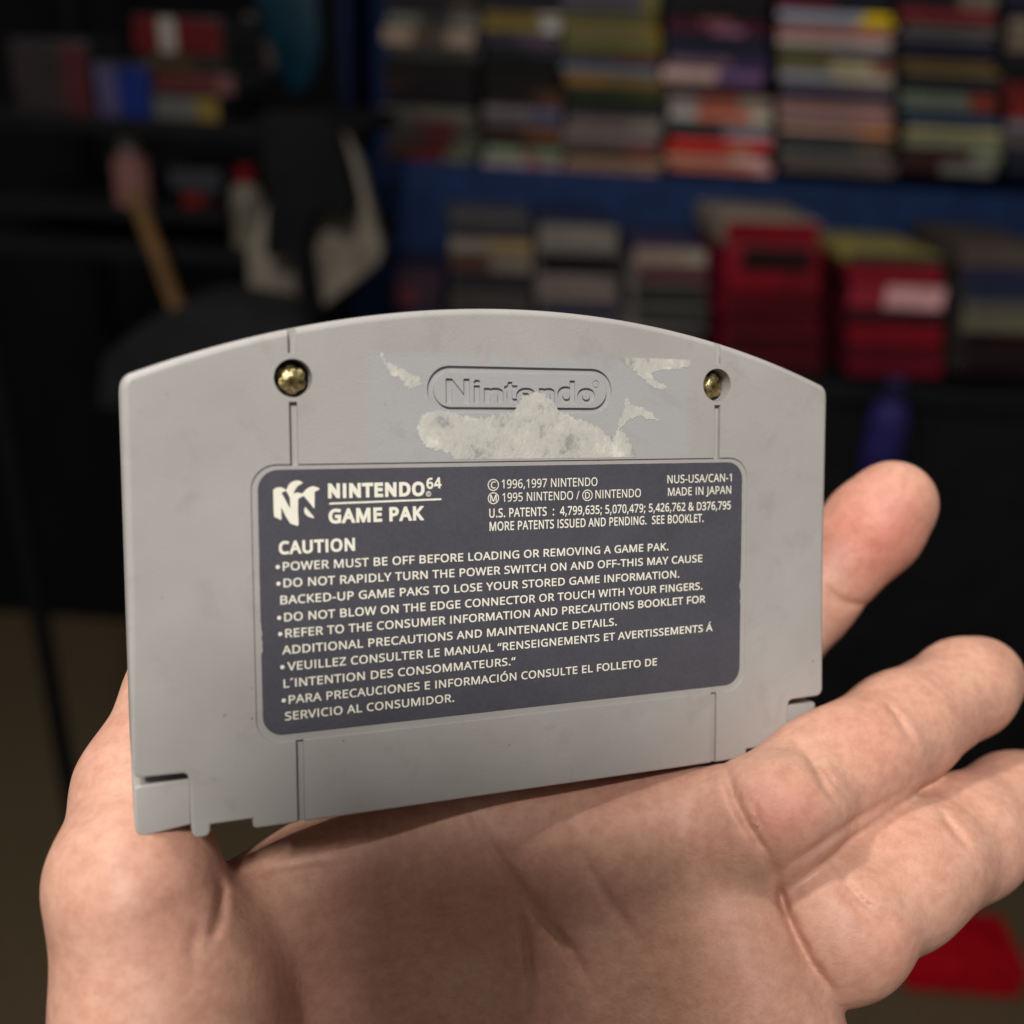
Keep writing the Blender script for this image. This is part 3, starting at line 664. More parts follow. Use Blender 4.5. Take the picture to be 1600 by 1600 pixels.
ink('registered_mark', [ring(rx, ry, .40, .11)] + [[[(rx - .14 + (p[0] - 78) / 573 * k_ * .75, ry - .2 + p[1] / 573 * k_ * .75) for p in c] for c in glyph('R', 14)[1]]])
y_a, y_b = lp(515, 787), lp(690, 780)
ink('rule', [[[(y_a[0], y_a[1] - .14), (y_b[0], y_b[1] - .14), (y_b[0], y_b[1] + .14), (y_a[0], y_a[1] + .14)]]])
def circled(ch, u, v, r=.92):
    x, y = lp(u, v)
    a, cs = glyph(ch, 8)
    xs = [p[0] for c in cs for p in c]
    mx = (min(xs) + max(xs)) / 2; k = 1.02 / 573
    return [ring(x, y, r, .14)] + [[[(x + (p[0] - mx) * k, y - .51 + p[1] * k) for p in c] for c in cs]]
ink('text_line', circled('C', 771.3, 757.8) + fit_text('1996,1997 NINTENDO', lp(784.5, 763.2), lp(934, 759), 1.34, 4))
ink('text_line', circled('M', 771.5, 778.6) + fit_text('1995 NINTENDO /', lp(785.5, 784), lp(906, 780.2), 1.34, 4)
    + circled('D', 918.5, 774) + fit_text('NINTENDO', lp(931, 779), lp(1002, 776.5), 1.34, 4))
ink('text_line', fit_text('U.S. PATENTS  :  4,799,635; 5,070,479; 5,426,762 & D376,795', lp(765, 808.8), lp(1142.5, 795.5), 1.34, 13))
ink('text_line', fit_text('MORE PATENTS ISSUED AND PENDING.  SEE BOOKLET.', lp(765.5, 829.5), lp(1100, 815.5), 1.34, 13))
ink('text_line', fit_text('NUS-USA/CAN-1', lp(1043.5, 755.2), lp(1144, 752.2), 1.32, 6))
ink('text_line', fit_text('MADE IN JAPAN', lp(1044.5, 775), lp(1143, 771.2), 1.32, 6))
lg = lambda pts: [lp(415 + x / 17.78, 740 + y / 17.78) for x, y in pts]
A = [(215, 450), (290, 400), (400, 375), (490, 400), (545, 440), (572, 452), (595, 430), (640, 320), (700, 250), (800, 205), (890, 190), (980, 215), (1045, 260),
     (960, 310), (890, 350), (850, 410), (800, 500), (775, 565), (850, 530), (920, 530), (1010, 560), (1060, 520), (1150, 420), (1240, 370), (1340, 350), (1430, 380), (1515, 425),
     (1440, 480), (1370, 505), (1365, 700), (1365, 950), (1345, 965), (1200, 780), (1065, 622), (910, 700), (905, 1000), (920, 1420), (890, 1455), (690, 1385), (560, 1180),
     (437, 930), (445, 1270), (430, 1290), (240, 1200), (225, 900)]
Ah = [(445, 540), (572, 475), (640, 590), (680, 680), (690, 945), (660, 930), (560, 740)]
B = [(1085, 950), (1120, 940), (1250, 1090), (1360, 1220), (1330, 1240), (1180, 1195), (1090, 1110), (1075, 1020)]
ink('emblem', [[lg(A), lg(Ah)], [lg(B)]])

# torn paper and glue left from a sticker, lying on the shell
def torn(pts, z=0.03, thick=0.06, jag=0.26, seed=1):
    r_ = random.Random(seed)
    c = [lp(*p) for p in pts]
    out = []
    for i, p in enumerate(c):
        q = c[(i + 1) % len(c)]
        L_ = math.dist(p, q); k = max(2, int(L_ / 0.2))
        straight = abs(p[1] - q[1]) < .25 and L_ > 3
        for t in range(k):
            w = 0.03 if straight else jag
            out.append((p[0] + (q[0] - p[0]) * t / k + r_.gauss(0, w * .6), p[1] + (q[1] - p[1]) * t / k + r_.gauss(0, w * .6)))
    if signed_area(out) > 0: out.reverse()
    o = link('sticker_residue', flat_mesh('sticker_residue', [[out]], z=z + .02, thick=thick), M_RESIDUE, cart)
    return o
torn([(652, 668), (660, 648), (672, 643), (690, 641), (712, 647), (735, 652), (755, 656), (770, 650), (800, 645), (806, 636), (815, 620), (828, 616), (840, 612), (850, 618), (862, 625),
      (872, 640), (884, 648), (905, 655), (925, 664), (940, 674), (958, 688), (962, 678), (966, 668), (974, 678), (985, 690), (990, 702), (993, 714), (930, 715.5), (850, 716.5), (710, 718),
      (704, 708), (690, 703), (678, 703), (664, 694), (655, 682)], seed=4)
torn([(588, 549), (598, 552), (604, 562), (612, 570), (622, 574), (640, 583), (656, 592), (658, 600), (645, 607), (634, 604), (628, 592), (612, 587), (603, 570)], jag=.2, seed=5)
torn([(966, 558.5), (1078, 562), (1079, 573), (1066, 575), (1050, 577), (1030, 578), (1017, 584), (1022, 594), (1036, 600), (1041, 606), (1030, 609), (1012, 599), (1000, 588), (985, 575)], jag=.2, seed=6)
torn([(978, 618), (984, 630), (994, 637), (1004, 636), (1016, 644), (1029, 656), (1014, 656), (1000, 650), (984, 654), (974, 664), (968, 674), (966, 660), (974, 640)], jag=.22, seed=7)
# ------------------------------------------------------------------ the hand: a distance field turned into one skin surface
H = 0.55                                            # grid step, mm (camera space)
LO = np.array([-92.0, -175.0, -238.0]); HI = np.array([122.0, 12.0, -118.0])
N_ = np.ceil((HI - LO) / H).astype(int) + 1
AX = [LO[i] + H * np.arange(N_[i], dtype=np.float32) for i in range(3)]
BIG = 60.0

def P(u, v, d):
    return ((u - 800) / FOCAL * d, (800 - v) / FOCAL * d, -d)

def smin(a, b, k):
    h = np.maximum(k - np.abs(a - b), 0) / k
    return np.minimum(a, b) - h * h * k * 0.25

class Field:
    def __init__(s):
        s.D = np.full(N_, BIG, np.float32)
    def box(s, lo, hi):
        i0 = np.clip(np.floor((np.array(lo) - LO) / H).astype(int), 0, N_ - 1)
        i1 = np.clip(np.ceil((np.array(hi) - LO) / H).astype(int) + 1, 1, N_)
        return tuple(slice(a, b) for a, b in zip(i0, i1))
    def grids(s, sl):
        return (AX[0][sl[0]][:, None, None], AX[1][sl[1]][None, :, None], AX[2][sl[2]][None, None, :])
    def cap(s, a, b, r1, r2, k=5.0, squash=None):
        a = np.array(a, np.float32); b = np.array(b, np.float32)
        m = max(r1, r2) + 14
        sl = s.box(np.minimum(a, b) - m, np.maximum(a, b) + m)
        X, Y, Z = s.grids(sl)
        ab = b - a; L2 = float(ab @ ab) or 1e-6
        t = np.clip(((X - a[0]) * ab[0] + (Y - a[1]) * ab[1] + (Z - a[2]) * ab[2]) / L2, 0, 1)
        d = np.sqrt((X - a[0] - t * ab[0]) ** 2 + (Y - a[1] - t * ab[1]) ** 2 + (Z - a[2] - t * ab[2]) ** 2) - (r1 + (r2 - r1) * t)
        s.D[sl] = smin(s.D[sl], d.astype(np.float32), k)
        return s
    def ell(s, c, r, k=5.0):
        c = np.array(c); r = np.array(r, float)
        m = r.max() + 12
        sl = s.box(c - m, c + m)
        X, Y, Z = s.grids(sl)
        q = np.sqrt(((X - c[0]) / r[0]) ** 2 + ((Y - c[1]) / r[1]) ** 2 + ((Z - c[2]) / r[2]) ** 2)
        q2 = np.sqrt(((X - c[0]) / r[0] ** 2) ** 2 + ((Y - c[1]) / r[1] ** 2) ** 2 + ((Z - c[2]) / r[2] ** 2) ** 2)
        d = q * (q - 1) / np.maximum(q2, 1e-4)
        s.D[sl] = smin(s.D[sl], d.astype(np.float32), k)
        return s
    def dent(s, c, r, k=4.0):
        """push a soft ball-shaped hollow into the surface"""
        c = np.array(c); m = r + 8
        sl = s.box(c - m, c + m)
        X, Y, Z = s.grids(sl)
        d = r - np.sqrt((X - c[0]) ** 2 + (Y - c[1]) ** 2 + (Z - c[2]) ** 2)
        s.D[sl] = -smin(-s.D[sl], -d.astype(np.float32), k)
        return s
    def chain(s, pts, rs, k=3.0):
        for i in range(len(pts) - 1):
            s.cap(pts[i], pts[i + 1], rs[i], rs[i + 1], k)
        return s

WRIST = (-30, -122, -166)
palm = Field()
palm.cap((-64, -230, -165), (-30, -138, -182), 30, 25, 8)                  # forearm
palm.cap((-18, -134, -186), (12, -62, -192), 17, 13.0, 10)                 # index metacarpal
palm.cap((-12, -136, -184), (26, -70, -188), 17, 12.5, 10)
palm.cap((-6, -138, -182), (34, -82, -176), 16, 12.0, 10)
palm.cap((0, -140, -178), (39, -97, -166), 17, 12.0, 10)
palm.cap((-46, -67, -162), (-20, -63, -180), 9.5, 10.5, 11)                 # web between thumb and index
palm.cap((-20, -63, -182), (8, -61, -190), 10.5, 11, 9)
palm.cap((-30, -66, -174), (-5, -60.5, -176), 11.5, 12, 12)               # the flat of the palm
palm.cap((-5, -60.5, -176), (31.5, -56.5, -177.5), 12, 11.6, 12)
palm.cap((-32, -84, -177), (33, -78, -174), 14, 13.5, 14)
palm.cap((-32, -106, -179), (37, -94, -169), 17, 14.5, 14)
palm.dent((-6, -86, -112), 55, 16)                                         # slightly hollow in the middle
palm.cap((-40, -128, -164), (-51, -75, -152), 19, 14.5, 10)                 # thenar mass
palm.cap((-51, -75, -152), (-55.0, -55.5, -150), 14.5, 11.0, 6)
palm.ell((38, -77, -167), (9, 14, 11), 10)                                  # pads under the fingers
palm.ell((40, -93, -164), (11, 16, 11), 10)

thumb = Field()
thumb.chain([(-52, -72, -151), (-56.5, -54, -152.5), (-59, -44, -163), (-55, -30, -173.5), (-48, -17, -179), (-46, -13, -179)], [13, 11.0, 9.6, 9.2, 8.8, 7.6], 4)
index = Field()
index.chain([(12, -62, -192), (44, -36, -205), (60, -18, -207), (73.0, -3.0, -207), (76.5, 1.5, -206)], [11.5, 10, 8.6, 9.6, 8.8], 3)
middle = Field()
middle.chain([(27, -69, -183), P(1172, 1297, 172), P(1292, 1213, 179), P(1408, 1137, 189), P(1508, 1074, 200), P(1532, 1060, 203)], [11.5, 10.8, 10.4, 9.9, 9.2, 8.2], 3)
middle.ell(P(1232, 1262, 167), (9.5, 8, 7.5), 5)
middle.ell(P(1352, 1178, 179), (9, 8, 7), 5)
ring_f = Field()
ring_f.chain([(34, -82, -176), P(1300, 1432, 171), P(1395, 1372, 176), P(1505, 1308, 187), P(1590, 1258, 198), P(1616, 1244, 201)], [11.5, 11.6, 11.7, 10.8, 9.8, 8.6], 3)
ring_f.ell(P(1318, 1462, 165), (10.5, 10, 8), 5)
ring_f.ell(P(1448, 1338, 176), (9, 8, 7), 5)
pinky = Field()
pinky.chain([(38, -97, -170), (47, -93, -186), (56, -82, -204), (64, -70, -214), (69, -62, -217)], [11, 9.6, 8.4, 7.6, 6.6], 3)

hand_f = Field()
def join(f, k): return smin(palm.D, f.D, k)
D = join(thumb, 5)
D = smin(D, join(index, 5), 1.0)
D = smin(D, join(middle, 4.0), 1.0)
D = smin(D, join(ring_f, 1.2), 1.0)
D = smin(D, join(pinky, 4), 1.0)
del palm, thumb, index, middle, ring_f, pinky

# creases of the skin: narrow furrows along polylines
GXu = (AX[0][:, None, None]); GYu = (AX[1][None, :, None]); GZu = (AX[2][None, None, :])
def furrow(pts, depth, width, dmin, dmax, taper=True):
    global D
    zs = slice(*(int(np.clip(round((v - LO[2]) / H), 0, N_[2])) for v in (-dmax, -dmin)))
    U = GXu / -GZu[..., zs] * FOCAL + 800
    V = 800 - GYu / -GZu[..., zs] * FOCAL
    us = [p[0] for p in pts]; vs = [p[1] for p in pts]
    sub = D[..., zs]
    near = (np.abs(sub) < 6) & (U > min(us) - 60) & (U < max(us) + 60) & (V > min(vs) - 60) & (V < max(vs) + 60)
    idx = np.nonzero(near)
    if len(idx[0]) == 0: return
    u = U[idx[0], 0, idx[2]]; v = V[0, idx[1], idx[2]]
    zz = -GZu[0, 0, zs][idx[2]]
    best = np.full(u.shape, 1e9, np.float32); par = np.zeros_like(best)
    lens = [math.dist(pts[i], pts[i + 1]) for i in range(len(pts) - 1)]; tot = sum(lens); acc = 0
    for (a, b), ln in zip(zip(pts, pts[1:]), lens):
        ax, ay = b[0] - a[0], b[1] - a[1]
        t = np.clip(((u - a[0]) * ax + (v - a[1]) * ay) / (ax * ax + ay * ay), 0, 1)
        d = np.hypot(u - a[0] - t * ax, v - a[1] - t * ay)
        m = d < best
        best[m] = d[m]; par[m] = (acc + t[m] * ln) / tot
        acc += ln
    dist = best * zz / FOCAL
    fade = np.sin(np.pi * np.clip(par, 0.02, 0.98)) ** 0.6 if taper else 1.0
    sub[idx] += (depth * fade * np.exp(-(dist / width) ** 2)).astype(np.float32)
FUR = [
    ([(1131, 1188), (1138, 1218), (1149, 1250), (1168, 1288), (1192, 1326), (1213, 1366)], 1.25, 0.8, 140, 192),
    ([(1205, 1352), (1214, 1376), (1224, 1412), (1242, 1456), (1268, 1506), (1306, 1552)], 1.6, 0.75, 135, 190),
    ([(1204, 1370), (1232, 1352), (1272, 1326), (1322, 1290), (1366, 1264), (1420, 1232)], 0.7, 0.7, 140, 200),
    ([(1170, 1245), (1178, 1262), (1189, 1288), (1203, 1312)], 0.55, 0.45, 140, 190),
    ([(1234, 1150), (1259, 1176), (1276, 1204), (1294, 1237), (1318, 1264)], 1.0, 0.65, 150, 190),
    ([(1250, 1152), (1278, 1186), (1304, 1226), (1332, 1258)], 0.55, 0.5, 150, 190),
    ([(1348, 1122), (1362, 1142), (1388, 1172)], 0.25, 0.35, 150, 190),
    ([(1306, 1348), (1325, 1384), (1344, 1407), (1369, 1427), (1402, 1448)], 0.9, 0.65, 150, 188),
    ([(1303, 1372), (1326, 1406), (1350, 1432), (1388, 1456)], 0.6, 0.5, 150, 188),
    ([(735, 1262), (750, 1298), (775, 1336), (808, 1380), (847, 1434), (896, 1490), (930, 1560)], 1.2, 0.9, 140, 200),
    ([(800, 1372), (812, 1420), (822, 1470), (832, 1540), (836, 1610)], 1.0, 0.8, 140, 200),
    ([(880, 1258), (905, 1330), (960, 1420), (1020, 1500)], 0.45, 0.9, 140, 200),
    ([(336, 1366), (348, 1390), (345, 1430), (330, 1470)], 1.0, 0.8, 130, 170),
    ([(400, 1362), (460, 1352), (530, 1338)], 0.5, 0.6, 130, 185),
    ([(420, 1384), (480, 1370), (540, 1372)], 0.4, 0.6, 130, 185),
    ([(312, 1440), (300, 1480), (305, 1530)], 0.35, 0.8, 130, 170),
    ([(1284, 912), (1304, 932), (1325, 944), (1352, 944)], 0.9, 0.7, 185, 225),
    ([(1386, 1096), (1408, 1130), (1432, 1164)], 0.8, 0.6, 150, 190),
    ([(1466, 1262), (1490, 1296), (1516, 1326)], 0.8, 0.6, 150, 190),
]
for f in FUR: furrow(*f)

def surface_nets(F):
    S = F < 0
    nx, ny, nz = F.shape
    c = np.zeros((nx - 1, ny - 1, nz - 1), np.int8)
    offs = [(i, j, k) for i in (0, 1) for j in (0, 1) for k in (0, 1)]
    for i, j, k in offs:
        c += S[i:nx - 1 + i, j:ny - 1 + j, k:nz - 1 + k]
    cells = np.argwhere((c > 0) & (c < 8))
    idx = np.full(c.shape, -1, np.int32)
    idx[tuple(cells.T)] = np.arange(len(cells))
    val = {o: F[cells[:, 0] + o[0], cells[:, 1] + o[1], cells[:, 2] + o[2]] for o in offs}
    acc = np.zeros((len(cells), 3)); cnt = np.zeros(len(cells))
    for o in offs:
        for ax in range(3):
            if o[ax]: continue
            q = list(o); q[ax] = 1; q = tuple(q)
            a, b = val[o], val[q]
            m = (a < 0) != (b < 0)
            t = np.where(m, a / np.where(m, a - b, 1), 0)
            p = np.tile(np.array(o, float), (len(cells), 1)); p[:, ax] += t
            acc[m] += p[m]; cnt[m] += 1
    verts = LO + H * (cells + acc / cnt[:, None])
    quads = []
    for ax in range(3):
        sl0 = [slice(None)] * 3; sl1 = [slice(None)] * 3
        sl0[ax] = slice(0, -1); sl1[ax] = slice(1, None)
        a, b = S[tuple(sl0)], S[tuple(sl1)]
        e = np.argwhere(a != b)
        u, w = (ax + 1) % 3, (ax + 2) % 3
        ok = (e[:, u] > 0) & (e[:, w] > 0) & (e[:, u] < F.shape[u] - 1) & (e[:, w] < F.shape[w] - 1)
        e = e[ok]
        flip = b[tuple(e.T)]
        q = []
        for du, dw in ((0, 0), (-1, 0), (-1, -1), (0, -1)):
            g = e.copy(); g[:, u] += du; g[:, w] += dw
            q.append(idx[tuple(g.T)])
        q = np.array(q).T
        q[flip] = q[flip][:, ::-1]
        quads.append(q)
    return verts, np.concatenate(quads)

D[0], D[-1], D[:, 0], D[:, -1], D[..., 0], D[..., -1] = 1, 1, 1, 1, 1, 1
HV, HF = surface_nets(D)
del D

def skin_mat():
    m, nt, b = new_mat('skin')
    L = nt.links
    tc = nd(nt, 'ShaderNodeTexCoord'); ob = tc.outputs['Object']
    n1 = noise(nt, 75, 4, 0.6, vec=ob)
    r1 = ramp(nt, n1.outputs['Fac'], [(0.30, (0.565, 0.303, 0.222)), (0.55, (0.615, 0.346, 0.255)), (0.72, (0.635, 0.388, 0.283))])
    c = r1.outputs[0]
    # pinker pads: blood in the finger ends and under the fingers
    for (x, y, z), rad, amt in ((P(1370, 830, 197), .020, .95), (P(1225, 1268, 160), .010, .6), (P(1372, 1168, 172), .012, .22), (P(1180, 1470, 150), .013, .35),
                                (P(1385, 1490, 160), .010, .25), (P(300, 1440, 140), .014, .20), (P(840, 1330, 160), .02, .2)):
        vd = nd(nt, 'ShaderNodeVectorMath', operation='DISTANCE')
        vd.inputs[1].default_value = (x * .001, y * .001, z * .001)
        L.new(ob, vd.inputs[0])
        mr = nd(nt, 'ShaderNodeMapRange', interpolation_type='SMOOTHSTEP'); mr.inputs['From Min'].default_value = rad; mr.inputs['From Max'].default_value = 0.0
        mr.inputs['To Max'].default_value = amt
        L.new(vd.outputs['Value'], mr.inputs['Value'])
        c = mix(nt, mr.outputs[0], c, (0.60, 0.235, 0.175))
    n2 = noise(nt, 420, 5, 0.7, vec=ob)
    r2 = ramp(nt, n2.outputs['Fac'], [(0.35, (0.86, 0.80, 0.78)), (0.6, (1, 1, 1))])
    c = mix(nt, 1.0, c, r2.outputs[0], 'MULTIPLY')
    L.new(c, b.inputs['Base Color'])
    b.inputs['Subsurface Weight'].default_value = 0.22
    b.inputs['Subsurface Radius'].default_value = (1.0, 0.35, 0.2)
    b.inputs['Subsurface Scale'].default_value = 0.0025
    b.inputs['Roughness'].default_value = 0.47
    b.inputs['Specular IOR Level'].default_value = 0.4
    # friction ridges and fine skin folds
    wv = nd(nt, 'ShaderNodeTexWave', Scale=1150.0, Distortion=9.0, Detail=2.0)
    wv.inputs['Detail Scale'].default_value = 0.25
    mp = nd(nt, 'ShaderNodeMapping'); mp.inputs['Rotation'].default_value = (0.3, 0.2, 0.95)
    L.new(ob, mp.inputs[0]); L.new(mp.outputs[0], wv.inputs['Vector'])
    bp = nd(nt, 'ShaderNodeBump', Strength=0.13, Distance=0.00025)
    L.new(wv.outputs['Fac'], bp.inputs['Height'])
    vr = nd(nt, 'ShaderNodeTexVoronoi', Scale=900.0); vr.feature = 'DISTANCE_TO_EDGE'; L.new(ob, vr.inputs['Vector'])
    bp2 = nd(nt, 'ShaderNodeBump', Strength=0.10, Distance=0.0003)
    L.new(vr.outputs['Distance'], bp2.inputs['Height']); L.new(bp.outputs[0], bp2.inputs['Normal'])
    n3 = noise(nt, 160, 5, 0.65, vec=ob)
    bp3 = nd(nt, 'ShaderNodeBump', Strength=0.24, Distance=0.0012)
    L.new(n3.outputs['Fac'], bp3.inputs['Height']); L.new(bp2.outputs[0], bp3.inputs['Normal'])
    L.new(bp3.outputs[0], b.inputs['Normal'])
    return m

hm = bpy.data.meshes.new('hand')
hm.vertices.add(len(HV)); hm.vertices.foreach_set('co', (HV * .001).astype(np.float32).ravel())
hm.loops.add(HF.size); hm.loops.foreach_set('vertex_index', HF.astype(np.int32).ravel())
hm.polygons.add(len(HF)); hm.polygons.foreach_set('loop_start', np.arange(0, HF.size, 4, dtype=np.int32))
hm.update(calc_edges=True); hm.validate()
hm.shade_smooth()
hand = link('hand', hm, skin_mat())
hand.matrix_world = CAM
tag(hand, 'left hand with its palm up, cradling the grey cartridge between thumb and curled fingers', 'hand')
sm = hand.modifiers.new('soften', 'SMOOTH'); sm.factor = 0.5; sm.iterations = 3
# ------------------------------------------------------------------ the room behind, out of focus
WALL_D = 1.95                                         # metres along the view axis at the reference pixel
YAW = R(2.0)
w_right = Vector((math.cos(YAW), -math.sin(YAW), 0.0))
w_up = Vector((0, 0, 1))
w_out = w_right.cross(w_up) * 1.0                     # towards the viewer
if w_out.y > 0: w_out = -w_out
def ray(u, v):
    return (CAM.to_3x3() @ Vector(((u - 800) / FOCAL, (800 - v) / FOCAL, -1.0)))
W0 = Vector((0, 0, EYE)) + ray(1000, 275) * WALL_D    # a point of the back panel
def on_wall(u, v, off):
    """photo pixel -> (a, height) on the plane `off` metres in front of the back panel"""
    d = ray(u, v); e = Vector((0, 0, EYE))
    s = (W0 + w_out * off - e).dot(w_out) / d.dot(w_out)
    p = e + d * s
    return (p - W0).dot(w_right), p.z
def wpt(a, out, z):
    q = W0 + w_right * a + w_out * out
    return Vector((q.x, q.y, z))
WROT = Matrix((w_right, w_out * -1.0, w_up)).transposed().to_4x4()   # local x right, y away, z up

_cache = {}
GAIN = 1.5
def bg(c, rough=0.45):
    key = (tuple(c), rough)
    if key not in _cache:
        col = tuple(min(0.82, lin(v) * GAIN) for v in c)
        _cache[key] = simple_mat('print_%02x%02x%02x' % tuple(c), col, rough, 0.25, 25.0)
    return _cache[key]

def box_bm(bm, x0, x1, y0, y1, z0, z1, mi=0, bev=0.0):
    vs = [bm.verts.new(p) for p in ((x0, y0, z0), (x1, y0, z0), (x1, y1, z0), (x0, y1, z0), (x0, y0, z1), (x1, y0, z1), (x1, y1, z1), (x0, y1, z1))]
    fs = []
    for f in ((0, 3, 2, 1), (4, 5, 6, 7), (0, 1, 5, 4), (1, 2, 6, 5), (2, 3, 7, 6), (3, 0, 4, 7)):
        q = bm.faces.new([vs[i] for i in f]); q.material_index = mi; fs.append(q)
    if bev:
        ed = list({e for f in fs for e in f.edges})
        bmesh.ops.bevel(bm, geom=ed, offset=bev, offset_type='OFFSET', segments=2, profile=0.5, affect='EDGES')
    return fs

def bm_obj(name, bm, mat, parent=None, loc=None):
    me = bpy.data.meshes.new(name)
    bm.to_mesh(me); bm.free()
    me.shade_smooth(); me.set_sharp_from_angle(angle=R(35))
    o = link(name, me, mat, parent)
    if loc is not None:
        m = WROT.copy(); m.translation = loc
        o.matrix_world = m
    return o

# setting: floor and wall
m_floor = simple_mat('carpet', (0.105, 0.078, 0.045), 0.95, 0.35, 90, bump=0.3)
bm = bmesh.new(); box_bm(bm, -4, 4, -3, 4, -0.05, 0)
fl = bm_obj('floor', bm, m_floor); tag(fl, kind='structure')
m_wall = simple_mat('dark_paint', (0.006, 0.006, 0.007), 0.9, 0.2, 4)
bm = bmesh.new(); box_bm(bm, -4, 4, 0.30, 0.36, 0, 3.2)
wl = bm_obj('wall', bm, m_wall, None, Vector((W0.x, W0.y, 0))); tag(wl, kind='structure')

# the blue board unit behind the stacks
M_BLUE = bg((20, 36, 68), 0.75)
a0, _ = on_wall(585, 300, 0.0); a1, _ = on_wall(1800, 300, 0.0)
_, z_sh = on_wall(1000, 272, 0.20)
unit = bpy.data.objects.new('display_shelf', None); COL.objects.link(unit)
m = WROT.copy(); m.translation = wpt(0, 0, 0); unit.matrix_world = m
tag(unit, 'tall blue display unit carrying the upper rows of stacked cases', 'shelf')
bm = bmesh.new(); box_bm(bm, a0, a1, 0.0, 0.02, 0.0, 2.6); bm_obj('back_panel', bm, M_BLUE, unit)
bm = bmesh.new(); box_bm(bm, a0, a1, -0.205, -0.002, 0.0, z_sh, bev=0.002); bm_obj('base_cabinet', bm, M_BLUE, unit)
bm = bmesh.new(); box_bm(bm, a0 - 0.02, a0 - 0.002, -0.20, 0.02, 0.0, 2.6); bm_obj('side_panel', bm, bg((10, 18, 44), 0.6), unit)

M_CASE = simple_mat('case_plastic', (0.02, 0.02, 0.022), 0.35, 0.3, 30)
CASE_GROUP = 'game cases stacked on the blue shelf'
def game_case(name, label, group, u0, u1, v0, v1, off, depth, segs, cat='game case', back=None, turn=0.0):
    """a lying case whose spine faces the viewer; segs: list of (fraction, colour) along the spine"""
    c0, z1 = on_wall((u0 + u1) / 2, v0, off); _, z0 = on_wall((u0 + u1) / 2, v1, off)
    x0, _ = on_wall(u0, (v0 + v1) / 2, off); x1, _ = on_wall(u1, (v0 + v1) / 2, off)
    h = z1 - z0 - 0.0008; w = x1 - x0
    bm = bmesh.new(); box_bm(bm, -w / 2, w / 2, 0.0012, depth, 0, h, bev=min(.0015, h * .2))
    o = bm_obj(name, bm, back or M_CASE, None, wpt((x0 + x1) / 2, off, z0))
    if turn: o.matrix_world = o.matrix_world @ Matrix.Rotation(turn, 4, 'Z')
    tag(o, label, cat, group)
    bm = bmesh.new(); x = -w / 2 + .001; tot = sum(f for f, _ in segs); mats = []
    for f, c in segs:
        xe = x + (w - .002) * f / tot
        box_bm(bm, x, xe - .0002, 0, 0.0011, h * .06, h * .94, len(mats))
        mats.append(bg(c)); x = xe
    bm_obj('spine_sleeve', bm, mats, o)
    return o

def colour_word(c):
    r, g, b = c
    mx, mn = max(c), min(c)
    if mx < 26: return 'black'
    if mx - mn < 16: return 'dark grey' if mx < 60 else 'grey' if mx < 105 else 'pale grey'
    if r == mx and g > 0.82 * r: return 'olive yellow' if b < .7 * r else 'cream'
    if r == mx and g > 0.62 * r: return 'tan' if mx > 80 else 'brown'
    if r == mx: return 'red' if r > 75 else 'maroon' if b < .8 * r else 'plum'
    if b == mx: return 'purple' if r > g * 1.12 else 'navy' if mx < 75 else 'pale blue'
    return 'dark green'

ORD = ['lowest', 'second', 'third', 'fourth', 'fifth', 'sixth', 'seventh', 'eighth', 'ninth', 'tenth', 'eleventh', 'twelfth', 'thirteenth', 'fourteenth', 'fifteenth', 'sixteenth', 'seventeenth', 'eighteenth', 'nineteenth', 'twentieth',
       'twenty-first', 'twenty-second', 'twenty-third', 'twenty-fourth', 'twenty-fifth', 'twenty-sixth', 'twenty-seventh', 'twenty-eighth']
rb = random.Random(11)
def split_rows(rows, lim):
    out = []
    for v0, v1, segs in rows:
        if v1 - v0 <= lim:
            out.append((v0, v1, segs)); continue
        vm = v0 + (v1 - v0) * rb.uniform(.36, .64)
        for a, b in ((v0, vm), (vm, v1)):
            k = rb.uniform(.62, 1.3); t = [rb.uniform(.86, 1.14) for _ in range(3)]
            out.append((a, b, [(f * rb.uniform(.7, 1.4), tuple(int(min(200, max(5, v * k * q))) for v, q in zip(c, t))) for f, c in segs]))
    return out

def stack(where, u0, u1, rows, off, depth, v_up=None, lean=0.0):
    """rows from the top: (v0, v1, segs); the thicker rows are two cases of nearly the same colours"""
    rows = split_rows(rows, 22)
    n = len(rows)
    for i, (v0, v1, segs) in enumerate(rows):
        k = n - 1 - i
        ordw = 'lowest' if k == 0 else ORD[k] + ' from the bottom'
        main = max(segs, key=lambda s: s[0])[1]
        extra = ''
        if len(segs) > 1:
            oc = colour_word(sorted(segs, key=lambda s: s[0])[-2][1])
            if oc != colour_word(main): extra = ' and ' + oc
        lab = '%s%s case, %s in the %s' % (colour_word(main), extra, ordw, where)
        j = rb.uniform(-7, 7)
        game_case('game_case', lab, CASE_GROUP, u0 + j, u1 + j, v0, v1, off + rb.uniform(-.006, .004), depth, segs)

K = (8, 8, 9)
stack('left upper stack', 602, 746, [
    (-30, -5, [(1, (40, 38, 40))]), (-5, 22, [(2, (24, 24, 34)), (1, (60, 56, 52))]),
    (22, 72, [(1, (128, 116, 106)), (1.1, (62, 54, 48)), (1, (118, 108, 100))]), (72, 92, [(1, (48, 46, 44))]), (92, 118, [(1, (20, 18, 15))]),
    (118, 142, [(1, (34, 26, 22)), (2, (16, 14, 13))]), (142, 166, [(1, (24, 20, 32))]), (166, 188, [(1, (66, 62, 58)), (1.4, (74, 70, 62))]),
    (188, 214, [(1, (50, 56, 54)), (1, (74, 26, 28)), (.7, (56, 60, 52))]), (214, 250, [(1, (62, 40, 36)), (1, (84, 22, 26)), (1, (82, 78, 68))]),
    (250, 271, [(1, (64, 18, 24)), (1, (50, 34, 36))])], 0.20, 0.14)
